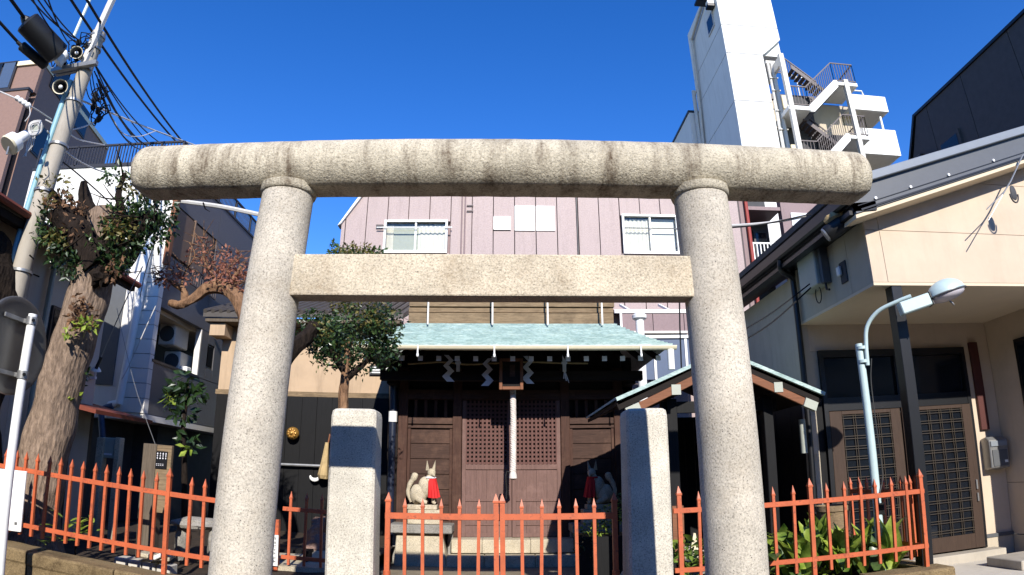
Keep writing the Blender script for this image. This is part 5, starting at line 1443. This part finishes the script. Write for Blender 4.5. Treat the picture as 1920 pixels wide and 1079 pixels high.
cable([(-7.375,12.900,7.509), (-6.160,12.500,7.174), (-5.032,12.200,6.824)], .05, 'offwhite_metal', 'pale pipe-like cable passing behind the left pillar below the top beam', 'pale cables')
# knot of wires right of the pole
rng = random.Random(11)
mb = MB(); c0 = Vector((-7.244,9.000,7.681))
for k in range(9):
    c1 = c0 + Vector((rng.uniform(-.12, .12), rng.uniform(-.1, .1), rng.uniform(-.25, .3))); pts = []
    for j in range(12): a = 2 * PI * j / 11; pts.append(c1 + Vector((rng.uniform(.05, .14) * math.cos(a), .04 * math.sin(a * 2), rng.uniform(.08, .2) * math.sin(a))))
    mb.tube(pts, .012, 5, cap=False)
for k in range(5): mb.blob(c0 + Vector((rng.uniform(-.15, .15), 0, rng.uniform(-.3, .3))), (.05, .05, .08), k, .2, 8, 6)
tag(mb.build('wire_knot', 'cable_black'), 'black knot of looped wires and splices right of the utility pole', 'wires')
mb = MB(); c0 = Vector((-7.136,7.950,8.152))
for k in range(16):
    c1 = c0 + Vector((rng.uniform(-.35, .3), rng.uniform(-.15, .15), rng.uniform(-.45, .25))); pts = []
    for j in range(9): a = 2 * PI * j / 8; pts.append(c1 + Vector((rng.uniform(.05, .13) * math.cos(a), .05 * math.sin(a * 2), rng.uniform(.06, .14) * math.sin(a))))
    mb.tube(pts, .010, 5, cap=False)
for k in range(6): mb.blob(c0 + Vector((rng.uniform(-.3, .25), -.05, rng.uniform(-.4, .1))), (.05, .05, .06), k, .2, 8, 6)
tag(mb.build('wire_knot', 'cable_black'), 'tangle of black wires and clamps round the top of the utility pole', 'wires')
# drop wires between the pole knot
for k, (a, b) in enumerate((((-6.968,8.100,7.716), (-7.352,9.000,7.780)), ((-6.887,8.100,7.730), (-7.206,9.000,7.746)), ((-6.863,8.100,7.793), (-7.206,9.200,7.722)))):
    cable([a, b], .01, 'cable_black', 'thin black drop wire between the pole top and the knot of wires', 'drop wires at the pole', .15)
# guy wires crossing in front of the tiled block
cable([(-5.972,9.500,4.778), (-6.147,9.500,4.330), (-6.502,9.500,3.221)], .010, 'steel', 'steel guy wire slanting down to a dark clamp by the trunk', 'guy wires')
cable([(-6.502,9.500,3.221), (-6.573,9.500,3.023)], .03, 'black_rubber', 'dark turnbuckle at the lower end of the slanting guy wire', 'guy wires')
cable([(-6.412,9.600,4.078), (-5.876,9.600,2.821), (-5.373,9.600,1.857)], .005, 'steel', 'thin steel wire running down to the wooden post with a plaque', 'guy wires')
cable([(-6.498,11.000,4.492), (-6.888,11.000,3.364), (-7.018,11.000,3.068)], .010, 'cable_grey', 'thin wire looping along the white drainpipe', 'guy wires')
cable([(-6.678,11.000,6.053), (-6.831,11.000,5.280), (-6.871,11.000,4.636)], .010, 'cable_black', 'thin dark wire rising along the white drainpipe into the crown', 'guy wires')
# right side cables
cable([(2.540,6.400,4.240), (3.053,6.700,4.401), (3.559,7.000,4.579), (4.032,7.300,4.777)], .015, 'cable_grey', 'pale cable from the right torii pillar side to the wrapped splice case', 'cables to the house on the right')
cable([(2.537,6.400,4.215), (3.121,6.700,4.396), (4.116,7.300,4.810)], .009, 'cable_black', 'thin dark cable twisted beside the pale one below the beam end', 'cables to the house on the right')
cable([(3.230,8.000,3.392), (3.864,8.300,3.739), (4.651,8.600,4.243)], .011, 'cable_black', 'upper of two dark cables sagging to the meter box', 'cables to the house on the right')
cable([(3.216,8.000,3.247), (3.848,8.300,3.600), (4.661,8.600,4.184)], .012, 'cable_black', 'lower of two dark cables sagging to the meter box', 'cables to the house on the right')
cable([(2.762,9.200,4.168), (2.735,9.200,3.684), (2.717,9.200,3.035)], .012, 'cable_black', 'thin black wire hanging straight down beside the right pillar', 'hanging wires')
# dish shaped aerial hanging on the beige gable
h = thing('wall_aerial', 'thin forked aerial hanging in front of the beige gable wall', 'aerial', (7.311,7.000,5.243))
MB().tube([(7.677,6.900,5.738), (7.285,6.900,5.279), (7.065,6.900,5.059)], .012, 6).build('stem', 'steel', h)
MB().tube([(7.124,6.900,5.120), (6.700,6.900,4.814)], .008, 5).tube([(7.093,6.900,5.085), (6.680,6.900,4.647)], .008, 5).build('fork', 'steel', h)
c = Vector((7.276,6.900,5.095))
mb = MB().tube([c + Vector((.075 * math.cos(a), 0, .13 * math.sin(a) - .02)) for a in [PI + PI * k / 10 for k in range(11)]], .012, 6).blob(c, (.06, .02, .12), 2, .1, 10, 8)
mb.build('dish', 'dark_panel', h)

# ================================================================== things in the beds
t = thing('wooden_post', 'square weathered wooden post with a dark lettered plaque behind the red fence', 'post', (-4.434,8.200,0.745))
a, b, c = (-4.878,8.300,1.838), (-4.551,8.100,1.837), (-4.269,8.100,1.790)
MB().box(b[0] - .14, 8.05, .1, b[0] + .06, 8.3, b[2]).build('shaft', 'grey_board', t, bevel=.006)
MB().box(b[0] + .062, 8.06, .95, c[0], 8.12, b[2] - .01).build('sign_face', 'old_board', t, bevel=.004)
q0, q1 = (-4.483,8.050,1.747), (-4.320,8.050,1.520)
pl = MB().box(q0[0], 8.045, q1[2], q1[0], 8.058, q0[2]).build('plaque', 'black_metal', t)
mb = MB(); rng = random.Random(3)
for i in range(4):
    x = q0[0] + .022 + i * (q1[0] - q0[0] - .04) / 3
    for k in range(3):
        z = q0[2] - .03 - k * .03; mb.box(x - .003, 8.041, z - .012, x + .003, 8.044, z + .012); mb.box(x - .009, 8.0405, z - .002 + rng.uniform(-.008, .008), x + .009, 8.0435, z + .002)
for i in range(4):
    x = q0[0] + .02 + i * .03
    for k in range(2): mb.box(x - .009, 8.041, q1[2] + .04 + k * .018, x + .009, 8.044, q1[2] + .045 + k * .018)
mb.build('lettering', 'paper', pl, kind='stuff')
# stacked white blocks, bench, standing stone
t = thing('block_heap', 'heap of white concrete blocks and broken slabs on the soil behind the left fence', 'blocks', (-4.387,7.750,0.379), None)
for k in range(4):
    x = (-4.785,7.750,0.408)[0] + .20 * k
    MB().box(x, 7.7, .20, x + .18, 7.92, .38 - .012 * k).build('block', 'house_wall', t, bevel=.012)
MB().bar((-4.45, 7.75, .46), (-4.05, 7.85, .42), .3, .05, (0.1, 0, 1)).build('slab', 'pale_stone', t, bevel=.01)
MB().bar((-4.25, 7.68, .40), (-4.02, 7.7, .52), .12, .05, (0.3, 0, 1)).build('slab', 'white_wall', t, bevel=.01)
t = thing('stone_bench', 'rough low stone seat in the shade behind the red fence beside the torii pillar', 'stone seat', (-4.136,8.800,0.656))
q = (-4.147,8.800,0.841)
MB().blob((q[0], 8.8, q[2] - .05), (.42, .25, .09), 4, .3, 12, 7).build('seat', 'grey_stone', t)
for dx in (-.25, .25): MB().blob((q[0] + dx, 8.8, q[2] - .32), (.11, .15, .28), 6, .3, 10, 7).build('support', 'grey_stone', t)
t = thing('standing_stone', 'rough reddish standing stone behind the fence beside the left gate post', 'stone', (-3.032,11.200,-0.186))
mb = MB(); q = (-3.081,11.200,0.826)
pts = [(q[0] - .03, 11.2, -.1), (q[0] - .04, 11.2, .15), (q[0] - .0, 11.2, .4), (q[0] + .04, 11.2, .65), (q[0] + .08, 11.2, q[2] - .05), (q[0] + .08, 11.2, q[2])]
mb.tube(curve_pts(pts, 4), [1.3 * r for r in (.21, .21, .21, .20, .2, .19, .19, .18, .17, .16, .15, .14, .13, .12, .11, .10, .095, .09, .08, .06, .02)], 12, jit=.55, jf=5)
mb.build('stone', 'red_stone', t)
t = thing('dark_bench', 'low black bench and cut wood on the sunlit ground between pillar and gate post', 'bench', (-3.093,9.600,0.269))
q = (-3.057,9.600,0.428)
MB().box(q[0] - .5, 9.5, q[2] - .05, q[0] + .3, 9.8, q[2]).build('seat', 'charcoal_board', t, bevel=.008)
for x in (-.45, .25): MB().box(q[0] + x - .03, 9.52, .1, q[0] + x + .03, 9.78, q[2] - .052).build('leg', 'charcoal_board', t)
struct('paving', MB().box(-3.6, 9.0, .19, -1.99, 11.2, .262), 'pale_stone')
# pile of pale stones right of the gate, planter box
t = thing('stone_pile', 'pile of pale round stones behind the right gate leaf', 'stones', (1.35, 8.6, GZ))
rng = random.Random(21); base = None
for k in range(70):
    x, y = rng.uniform(1.0, 2.0), rng.uniform(8.35, 8.9); z = GZ + .03 + .40 * max(0, (x - .9) / 1.1) * rng.uniform(.3, 1) + .1
    if base is None: base = MB().blob((x, y, z), .06, 2, .3, 8, 5).build('stone', 'pale_stone', t, smooth=True); base0 = Vector((x, y, z))
    else:
        inst(base, 'stone', t, Vector((x, y, z)) - base0, (0, 0, 0), 1.0)
        o = t.children[-1] if False else None
t = thing('planter_box', 'dark planter box with a leafy green shrub right of the gate', 'planter', (1.85, 10.4, GZ))
MB().box(1.25, 10.2, GZ, 2.6, 10.7, .62).build('box', 'charcoal_board', t, bevel=.01)
# notice boards in the pavilion shade
t = thing('paper_notices', 'white and cream paper notices pinned up behind the right gate post', 'notices', (2.443,9.100,1.713))
for (x0, y0, x1, y1), m in (((1250, 845, 1262, 880), 'paper'), ((1250, 886, 1262, 912), 'cream_paint'), ((1250, 800, 1259, 840), 'meter_grey')):
    pass
for a, b, m in (((2.412,9.100,1.888), (2.495,9.100,1.635), 'paper'), ((2.407,9.100,1.600), (2.493,9.100,1.401), 'cream_paint'), ((2.422,9.100,2.285), (2.477,9.100,1.939), 'meter_grey')):
    MB().box(a[0] - .2, 9.09, b[2], b[0], 9.1, a[2]).build('paper', m, t)
MB().box(1.9, 9.105, .0, 2.24, 9.13, 2.3).build('board', 'charcoal_board', t)
t = thing('cream_wedge', 'cream wedge-shaped board standing on a stone between fence and right pillar', 'board', (2.678,8.900,0.374))
a, b, c = (2.610,8.900,0.378), (2.697,8.900,0.739), (2.770,8.900,0.368)
MB().prism([(a[0], a[2]), (c[0], c[2]), (b[0] + .02, b[2]), (b[0] - .01, b[2])], 'y', 8.88, 8.93).build('board', 'cream_paint', t)
MB().box(a[0] - .05, 8.8, .1, c[0] + .1, 9.05, a[2]).build('foot_stone', 'grey_stone', t, bevel=.01)
MB().box(a[0] - .22, 8.86, a[2], a[0] - .06, 8.9, a[2] + .75).build('upright', 'brown_wood', t)
# grey tube, and boards painted as sunlit slits, beside the entrance wall
t = thing('grey_tube', 'short grey tube on the dark wall left of the latticed doors', 'tube', (4.469,9.000,1.854))
a, b = (4.454,9.000,2.271), (4.515,9.000,1.773)
MB().tube([((a[0] + b[0]) / 2, 9.0, b[2]), ((a[0] + b[0]) / 2, 9.0, a[2])], .05, 12).build('tube', 'meter_grey', t, smooth=True)
t = thing('painted_sun_strip', 'narrow beige strip standing in for sunlight on the wall left of the latticed doors', 'board', (4.886,9.550,1.364))
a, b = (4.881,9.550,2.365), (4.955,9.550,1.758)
MB().box(a[0], 9.53, b[2], a[0] + .10, 9.57, a[2]).build('board', 'beige_wall', t)  # wall-coloured board stands in for a slit of sunlight
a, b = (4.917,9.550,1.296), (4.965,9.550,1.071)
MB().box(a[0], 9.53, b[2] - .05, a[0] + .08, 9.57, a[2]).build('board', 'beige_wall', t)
# plant pot
q = (4.876,8.850,0.975)
t = thing('clay_pot', 'tall terracotta coloured planter behind the side fence near the lamp', 'planter', (q[0], 8.95, .15))
MB().lathe([(.16, 0), (.24, .75), (.26, .76), (.26, .84), (.23, .84), (.22, .8), (.01, .78)], (q[0], 9.0, .15), n=20).build('pot', 'old_board', t, smooth=True)
# stones and bowl on the pavilion wall base at the left house
t = thing('garden_post', 'short pale stone lantern-like posts beside the lean-to', 'stone posts', (-6.777,10.200,1.591))
for a, b in (((-6.864,10.200,1.949), (-6.722,10.200,1.577)), ((-6.501,10.400,1.967), (-6.402,10.400,1.661))):
    MB().box(a[0], 10.2, .2, b[0], 10.35, a[2]).build('post', 'pale_stone', t, bevel=.01)
a, b = (-6.790,10.250,1.957), (-6.536,10.250,1.610)
MB().box(a[0], 10.25, b[2], b[0], 10.4, a[2]).build('panel', 'meter_grey', t, bevel=.01)
MB().box(a[0] + .01, 10.24, b[2] + .05, b[0] - .03, 10.248, b[2] + .08).build('lettering', 'paper', t)

# ================================================================== trees and plants
def tree(name, label, loc, cat='tree', group=None): return thing(name, label, cat, loc, group)
def lf(t, spec, name, seed, kind=None):
    """spec: list of (centre, radius, n, size, mat)"""
    rng = random.Random(seed); by = {}
    for c, r, n, s, m in spec: leaves(by.setdefault(m, MB()), c, r, n, s, rng)
    out = [mb.build(name, m, t, normals=False, kind='stuff') for m, mb in by.items()]
    return out
# ---- big pollarded tree
t = tree('pollarded_tree', 'big pollarded tree with a thick leaning trunk and scrubby leaves at its cut head', (-6.5, 8.3, .15))
tr = [(-6.55, 8.3, .0), (-6.52, 8.3, .6), (-6.46, 8.3, 1.4), (-6.36, 8.3, 2.2), (-6.22, 8.3, 3.1), (-6.08, 8.3, 3.9), (-5.98, 8.3, 4.5), (-6.02, 8.3, 5.0), (-6.1, 8.3, 5.25)]
mb = MB().tube(curve_pts(tr, 6), [.60 - .034 * min(i, 6) - .0032 * i for i in range(49)], 22, jit=.16, jf=2.4)
mb.build('trunk', 'bark', t, smooth=True)
lm = MB()
def limb(pts, r0, r1, n=10, k=5):
    q = curve_pts(pts, k); lm.tube(q, [r0 + (r1 - r0) * i / (len(q) - 1) for i in range(len(q))], n, jit=.3, jf=4)
limb([(-5.888,8.300,4.379), (-6.183,8.200,4.727), (-6.508,8.100,4.953), (-6.672,8.000,5.177)], .34, .20)
limb([(-5.906,8.300,4.463), (-5.592,8.300,4.756), (-5.385,8.300,4.966), (-5.075,8.300,5.150)], .34, .11)
limb([(-6.110,8.400,4.670), (-6.336,8.400,5.112), (-6.545,8.400,5.480), (-6.666,8.400,5.838)], .26, .05)
limb([(-5.701,8.200,4.678), (-5.652,8.200,5.104), (-5.816,8.200,5.503), (-5.775,8.200,5.863)], .10, .03)
limb([(-6.601,8.000,5.132), (-6.802,8.000,5.403), (-7.103,8.000,5.641)], .08, .03)
rng = random.Random(4)
for k in range(46):
    p = Vector((-5.973,8.200,4.852)) + Vector((rng.gauss(0, .62), rng.gauss(0, .25), rng.gauss(.0, .42)))
    d = Vector((rng.gauss(0, .5), rng.gauss(0, .3), rng.uniform(-.1, .6)))
    lm.tube([p, p + d * .35, p + d * .7 + Vector((rng.gauss(0, .06), 0, .05))], [.014, .010, .004], 5)
for c, r in (((-6.485,8.050,4.803), .17), ((-5.513,8.200,4.887), .19), ((-5.833,8.150,5.001), .16), ((-6.696,8.000,5.266), .13), ((-5.759,8.100,4.150), .22), ((-5.384,8.250,5.101), .15)):
    lm.blob(c, (r * .8, r * .6, r * .65), c[0] * 3, .9, 14, 10, 4.2)
lm.build('limbs', 'bark_dark', t, smooth=True)  # darker bark than the trunk: crown shade put into the limb colour
sp = []
for c, r, n, m in (((-6.878,8.000,5.495), .34, 150, 'leaf_olive'), ((-6.902,8.000,5.140), .26, 120, 'leaf_dark'), ((-6.740,8.000,4.789), .30, 150, 'leaf_green'), ((-6.412,8.000,4.447), .30, 170, 'leaf_dark'), ((-6.523,8.050,5.150), .28, 120, 'leaf_dead'),
                  ((-6.508,7.900,4.662), .2, 80, 'leaf_olive'), ((-5.695,8.100,4.725), .40, 260, 'leaf_green'), ((-5.577,8.200,5.188), .36, 240, 'leaf_green'), ((-5.248,8.200,4.924), .36, 260, 'leaf_dark'),
                  ((-5.157,8.250,5.243), .34, 220, 'leaf_dark'), ((-5.496,8.000,4.850), .26, 120, 'leaf_olive'), ((-5.959,8.200,5.825), .22, 70, 'leaf_green'), ((-5.580,8.200,5.629), .20, 70, 'leaf_olive'), ((-4.957,8.300,5.002), .24, 110, 'leaf_dark'),
                  ((-5.554,8.050,4.416), .26, 130, 'leaf_dark'), ((-6.192,7.950,4.264), .22, 90, 'leaf_dark'), ((-5.509,8.100,4.352), .22, 60, 'leaf_dark'), ((-5.298,8.150,4.638), .2, 40, 'leaf_dark'), ((-5.035,8.200,4.753), .2, 40, 'leaf_green')):
    sp.append((c, (r, r * .7, r * .85), int(n * 1.0), .098, m))
for c, r, n in (((-6.289,7.900,4.826), .2, 40), ((-5.689,8.000,4.980), .2, 40), ((-6.601,7.850,5.242), .22, 60), ((-5.426,7.900,4.245), .2, 40)):
    sp.append((c, (r, r * .5, r), n, .09, 'leaf_dead'))
lf(t, sp, 'crown', 31)
sp = [((-5.813,7.900,3.502), .18, 90, .10, 'leaf_dead'), ((-5.897,7.900,3.694), .14, 50, .09, 'leaf_dead'), ((-5.667,7.850,3.378), .13, 50, .10, 'leaf_bright'), ((-5.955,7.850,3.258), .08, 18, .10, 'leaf_bright'),
      ((-6.217,8.400,2.781), (.26, .2, .3), 140, .09, 'leaf_dark'), ((-6.137,8.400,2.862), .18, 60, .09, 'leaf_olive'), ((-6.150,8.300,2.419), .15, 40, .09, 'leaf_bright')]
lf(t, sp, 'shoots', 32)
# ---- second trunk at the frame edge
t = tree('old_trunk', 'dark gnarled trunk cut by the left edge of the picture', (-7.2, 7.75, .2))
MB().tube(curve_pts([(-7.6, 7.8, 0), (-7.58, 7.8, 1.2), (-7.55, 7.8, 2.4), (-7.5, 7.8, 3.4), (-7.48, 7.75, 4.1), (-7.7, 7.7, 4.6)], 6), [.66 - .012 * i for i in range(31)], 20, jit=.35, jf=2.6).build('trunk', 'bark_dark', t, smooth=True)
MB().tube(curve_pts([(-6.85, 7.7, 0), (-6.92, 7.7, 1.0), (-7.05, 7.7, 1.9)], 6), [.30 - .012 * i for i in range(13)], 14, jit=.5, jf=4).build('root_burl', 'bark', t, smooth=True)
# ---- round camellia
t = tree('camellia_tree', 'small round glossy green tree behind the left gate post', (-2.35, 9.6, .1))
a = [(-2.454,9.600,0.694), (-2.332,9.600,1.800), (-2.345,9.600,2.601), (-2.330,9.600,3.092), (-2.300,9.600,3.592)]
MB().tube(curve_pts(a, 6), [.115 - .0028 * i for i in range(25)], 12, jit=.25, jf=4).build('trunk', 'bark_red', t, smooth=True)
lm = MB()
limb([(-2.330,9.600,3.092), (-2.559,9.500,3.401), (-2.717,9.400,3.627)], .06, .02); limb([(-2.325,9.600,3.009), (-2.030,9.600,3.262), (-1.877,9.600,3.513)], .06, .02)
lm.build('limbs', 'bark_dark', t, smooth=True)
sp = []
rng = random.Random(8); C0 = Vector((-2.283,9.600,3.719))
for k in range(58):
    while True:
        d = Vector((rng.uniform(-1, 1), rng.uniform(-1, 1), rng.uniform(-1, 1)))
        if .25 < d.length < 1: break
    c = C0 + Vector((d.x * .72, d.y * .62, d.z * .55))
    sp.append((tuple(c), rng.uniform(.16, .26), rng.randint(55, 95), .075, rng.choice(['leaf_dark', 'leaf_dark', 'leaf_green', 'leaf_green', 'leaf_olive'])))
for c in ((-1.714,9.600,3.599), (-1.661,9.600,3.349), (-1.605,9.600,3.937), (-1.795,9.700,4.047), (-2.937,9.500,3.900), (-2.705,9.400,3.462), (-2.953,9.500,3.562)):
    sp.append((c, .2, 80, .075, 'leaf_dark'))
lf(t, sp, 'crown', 9)
# ---- leaning bark limb behind the left pillar with brown leaves
t = tree('leaning_tree', 'leaning brown barked tree half hidden behind the left torii pillar', (-3.6, 9.0, .1))
MB().tube(curve_pts([(-3.390,9.000,2.198), (-3.206,9.000,2.977), (-3.007,9.000,3.336), (-2.833,9.100,3.543), (-2.754,9.200,3.746)], 6), [.17 - .003 * i for i in range(25)], 12, jit=.3, jf=4).build('trunk', 'bark_dark', t, smooth=True)
# ---- bare tree with dry reddish leaves
t = tree('dry_leaf_tree', 'twisted tree with dry reddish brown leaves in front of the grey tiled block', (-4.2, 9.2, .1))
lm = MB()
limb([(-3.657,9.200,2.519), (-3.764,9.200,3.484), (-3.937,9.200,4.026), (-4.239,9.200,4.306), (-4.560,9.200,4.322), (-4.768,9.150,4.133), (-4.975,9.100,4.014), (-5.139,9.100,4.047)], .15, .05, 12, 6)
limb([(-4.890,9.150,4.080), (-4.945,9.150,4.262), (-5.099,9.150,4.349), (-5.198,9.100,4.421)], .065, .025)
limb([(-4.236,9.200,4.280), (-4.129,9.200,4.498), (-4.043,9.200,4.674)], .06, .02)
limb([(-4.558,9.200,4.305), (-4.493,9.200,4.498), (-4.664,9.200,4.719), (-4.745,9.200,4.945)], .03, .01)
limb([(-5.095,9.150,4.322), (-5.274,9.100,4.421), (-5.474,9.100,4.465)], .022, .008); limb([(-4.991,9.150,4.262), (-4.985,9.150,4.525), (-4.846,9.150,4.837), (-4.951,9.100,5.046)], .02, .006)
lm.build('trunk', 'bark_red', t, smooth=True)
tw_ = MB(); rng = random.Random(12); sp = []
for c, r, n in (((-4.146,9.200,4.630), .30, 210), ((-4.263,9.100,4.466), .28, 170), ((-3.983,9.200,4.411), .22, 140), ((-4.518,9.200,4.674), .22, 90), ((-4.799,9.150,4.837), .22, 70), ((-5.187,9.100,4.465), .26, 120), ((-5.378,9.100,4.465), .16, 50), ((-4.904,9.100,4.466), .18, 45), ((-4.715,9.100,5.044), .16, 30), ((-4.267,9.200,4.852), .2, 60)):
    sp.append((c, (r, r * .7, r * .8), n, .07, 'leaf_red'))
    for k in range(9):
        p = Vector(c) + Vector((rng.gauss(0, r * .5), rng.gauss(0, .1), rng.gauss(0, r * .4))); d = Vector((rng.gauss(0, .2), rng.gauss(0, .1), rng.uniform(.0, .3)))
        tw_.tube([p, p + d * .5, p + d], [.008, .006, .003], 4)
tw_.build('twigs', 'bark_red', t)
lf(t, sp, 'crown', 13)
# ---- small dark broadleaf
t = tree('dark_shrub', 'thin shaded shrub with dark drooping leaves before the grey tiled block', (-4.9, 9.0, .2), 'shrub')
MB().tube(curve_pts([(-4.471,9.000,0.617), (-4.537,9.000,1.528), (-4.619,9.000,2.145), (-4.600,9.000,2.539), (-4.670,9.000,2.775)], 6), [.05 - .0012 * i for i in range(25)], 8, jit=.3, jf=5).build('trunk', 'bark_dark', t, smooth=True)
sp = [(c, (r, r * .8, r * .8), n, .15, m) for c, r, n, m in (((-4.666,9.000,2.736), .25, 80, 'leaf_dark'), ((-4.504,9.000,2.622), .2, 50, 'leaf_dark'), ((-4.792,9.000,2.532), .18, 40, 'leaf_dark'), ((-4.648,9.000,2.340), .18, 40, 'leaf_dark'), ((-4.828,8.900,2.533), .07, 9, 'leaf_bright'), ((-4.537,9.000,1.915), .14, 26, 'leaf_dark'), ((-4.447,8.900,1.852), .09, 10, 'leaf_bright'))]
lf(t, sp, 'crown', 14)
# ---- tree top showing above the tie beam
t = tree('far_tree', 'green tree top peeping over the tie beam before the pink house', (-4.2, 18, .1))
q = Vector((-4.165,17.500,7.808)); MB().tube([(q.x, 17.5, GZ), (q.x, 17.5, q.z - .3)], [.2, .1], 8).build('trunk', 'bark_dark', t)
sp = [((-4.162,17.500,7.775), (.75, .6, .3), 500, .13, 'leaf_olive'), ((-4.609,17.500,7.742), (.5, .5, .3), 240, .13, 'leaf_green'), ((-3.649,17.500,7.709), (.5, .5, .3), 240, .13, 'leaf_green'), ((-4.115,17.500,7.121), (1.1, .8, .7), 900, .15, 'leaf_dark'), ((-4.822,17.500,7.976), (.12, .2, .22), 26, .13, 'leaf_green')]
lf(t, sp, 'crown', 15)
# ---- shrubs in the planter and along the yard
t = thing('green_shrub', 'dense green shrub growing over the dark planter box right of the gate', 'shrub', (1.9, 10.4, .6))
MB().tube([(1.9, 10.4, .5), (1.9, 10.4, 1.0)], .03, 6).build('stem', 'bark_dark', t)
sp = [((1.6 + .16 * k, 10.4, .75 + .11 * k + .05 * (k % 2)), (.24, .2, .2), 130, .06, 'leaf_green' if k % 2 else 'leaf_bright') for k in range(7)] + [((1.35, 10.25, .55), (.16, .15, .3), 110, .06, 'leaf_dark'), ((2.2, 10.3, 1.1), (.3, .2, .45), 260, .06, 'leaf_green')]
lf(t, sp, 'foliage', 16)
# ---- plant with yellow green leaves in the left bed
LEAF = {}
def broad(name, L, W, mat, bend=.35, n=6):
    """one arching leaf blade, base at the origin, growing along +Y and up"""
    if (name, mat) in LEAF: return LEAF[name, mat]
    mb = MB()
    for i in range(n + 1):
        f = i / n; w = W * math.sin(PI * (.06 + .94 * f) ** .8) * (1 - .2 * f) if f < 1 else .002
        y = L * f; z = L * (bend * 1.3 * f - bend * 1.1 * f * f)
        mb.v += [(-w, y, z + w * .25), (0, y, z - w * .08), (w, y, z + w * .25)]
    for i in range(n):
        a = 3 * i; mb.f += [(a, a + 1, a + 4, a + 3), (a + 1, a + 2, a + 5, a + 4)]
    me = bpy.data.meshes.new(name); me.from_pydata(mb.v, [], mb.f); me.materials.append(MAT[mat])
    for p in me.polygons: p.use_smooth = True
    LEAF[name, mat] = me
    return me
def put_leaf(t, me, p, az, tilt, s=1):
    o = bpy.data.objects.new('leaf', me); COL.objects.link(o); o.parent = t; o.location = Vector(p) - wloc(t); o.rotation_euler = (tilt, 0, az); o.scale = (s, s, s); return o
t = thing('garden_plant', 'low plant with pale yellow green leaves behind the long red fence', 'plant', (-5.369,7.800,0.549))
rng = random.Random(17); q = Vector((-5.460,7.850,0.709))
MB().tube([(q.x, 7.85, .2), (q.x, 7.85, q.z)], .012, 6).build('stem', 'bark_dark', t)
for k in range(22): put_leaf(t, broad('leaf', .20, .035, 'leaf_bright', .2), (q.x + rng.gauss(0, .12), 7.85 + rng.gauss(0, .08), q.z - .12 + rng.uniform(-.06, .2)), rng.uniform(0, 6.28), rng.uniform(-.2, .6), rng.uniform(.7, 1.3))
q = Vector((-5.628,7.600,0.503))
for k in range(6): put_leaf(t, broad('leaf', .20, .035, 'leaf_bright', .2), (q.x + rng.gauss(0, .1), 7.6, q.z + rng.uniform(-.06, .04)), rng.uniform(0, 6.28), rng.uniform(-.2, .3), .9)
# ---- aspidistra bed on the right
for i, (x0, x1, lab, n) in enumerate(((2.15, 3.45, 'clump of broad glossy leaves in the bed right beside the torii pillar', 70), (3.5, 4.35, 'clump of long broad leaves in the bed before the clay planter', 44), (4.4, 5.05, 'clump of tall pointed leaves round the foot of the street lamp', 34))):
    t = thing('leafy_plant', lab, 'plant', ((x0 + x1) / 2, 7.9, .17), 'leafy plants in the fenced bed')
    rng = random.Random(40 + i)
    MB().tube([((x0 + x1) / 2, 7.9, .12), ((x0 + x1) / 2, 7.9, .32)], .02, 6).build('stem', 'bark_dark', t)
    for k in range(n):
        x, y = rng.uniform(x0, x1), rng.uniform(7.42, 8.4)
        m = rng.choice(['leaf_broad', 'leaf_bright', 'leaf_bright', 'leaf_green'])
        if i == 0: me = broad('leaf_round', .26, .085, m, .35); z = .25 + rng.uniform(0, .55); ti = rng.uniform(-.3, .7); s = rng.uniform(.8, 1.5)
        else: me = broad('leaf_long', .44, .105, m, .45); z = .15 + rng.uniform(0, .2); ti = rng.uniform(.5, 1.35); s = rng.uniform(.9, 1.5)
        put_leaf(t, me, (x, y, z), rng.uniform(0, 6.28), ti, s)
lf(thing('ground_ivy', 'low green leaves along the foot of the fence in the fenced bed', 'plant', (3.5, 7.6, .17)), [((2.5, 7.7, .25), (.5, .3, .1), 160, .08, 'leaf_green'), ((3.6, 7.7, .22), (.7, .3, .08), 120, .08, 'leaf_bright'), ((2.6, 7.95, .55), (.5, .35, .2), 260, .09, 'leaf_broad')], 'foliage', 44)
t = thing('narrow_shrub', 'strip of green foliage between the right gate post and the fence', 'shrub', (2.05, 9.3, GZ))
MB().tube([(2.12, 9.4, GZ), (2.12, 9.4, .8)], .02, 6).build('stem', 'bark_dark', t)
lf(t, [((2.12, 9.4, .75), (.16, .2, .7), 420, .07, 'leaf_green')], 'foliage', 45)
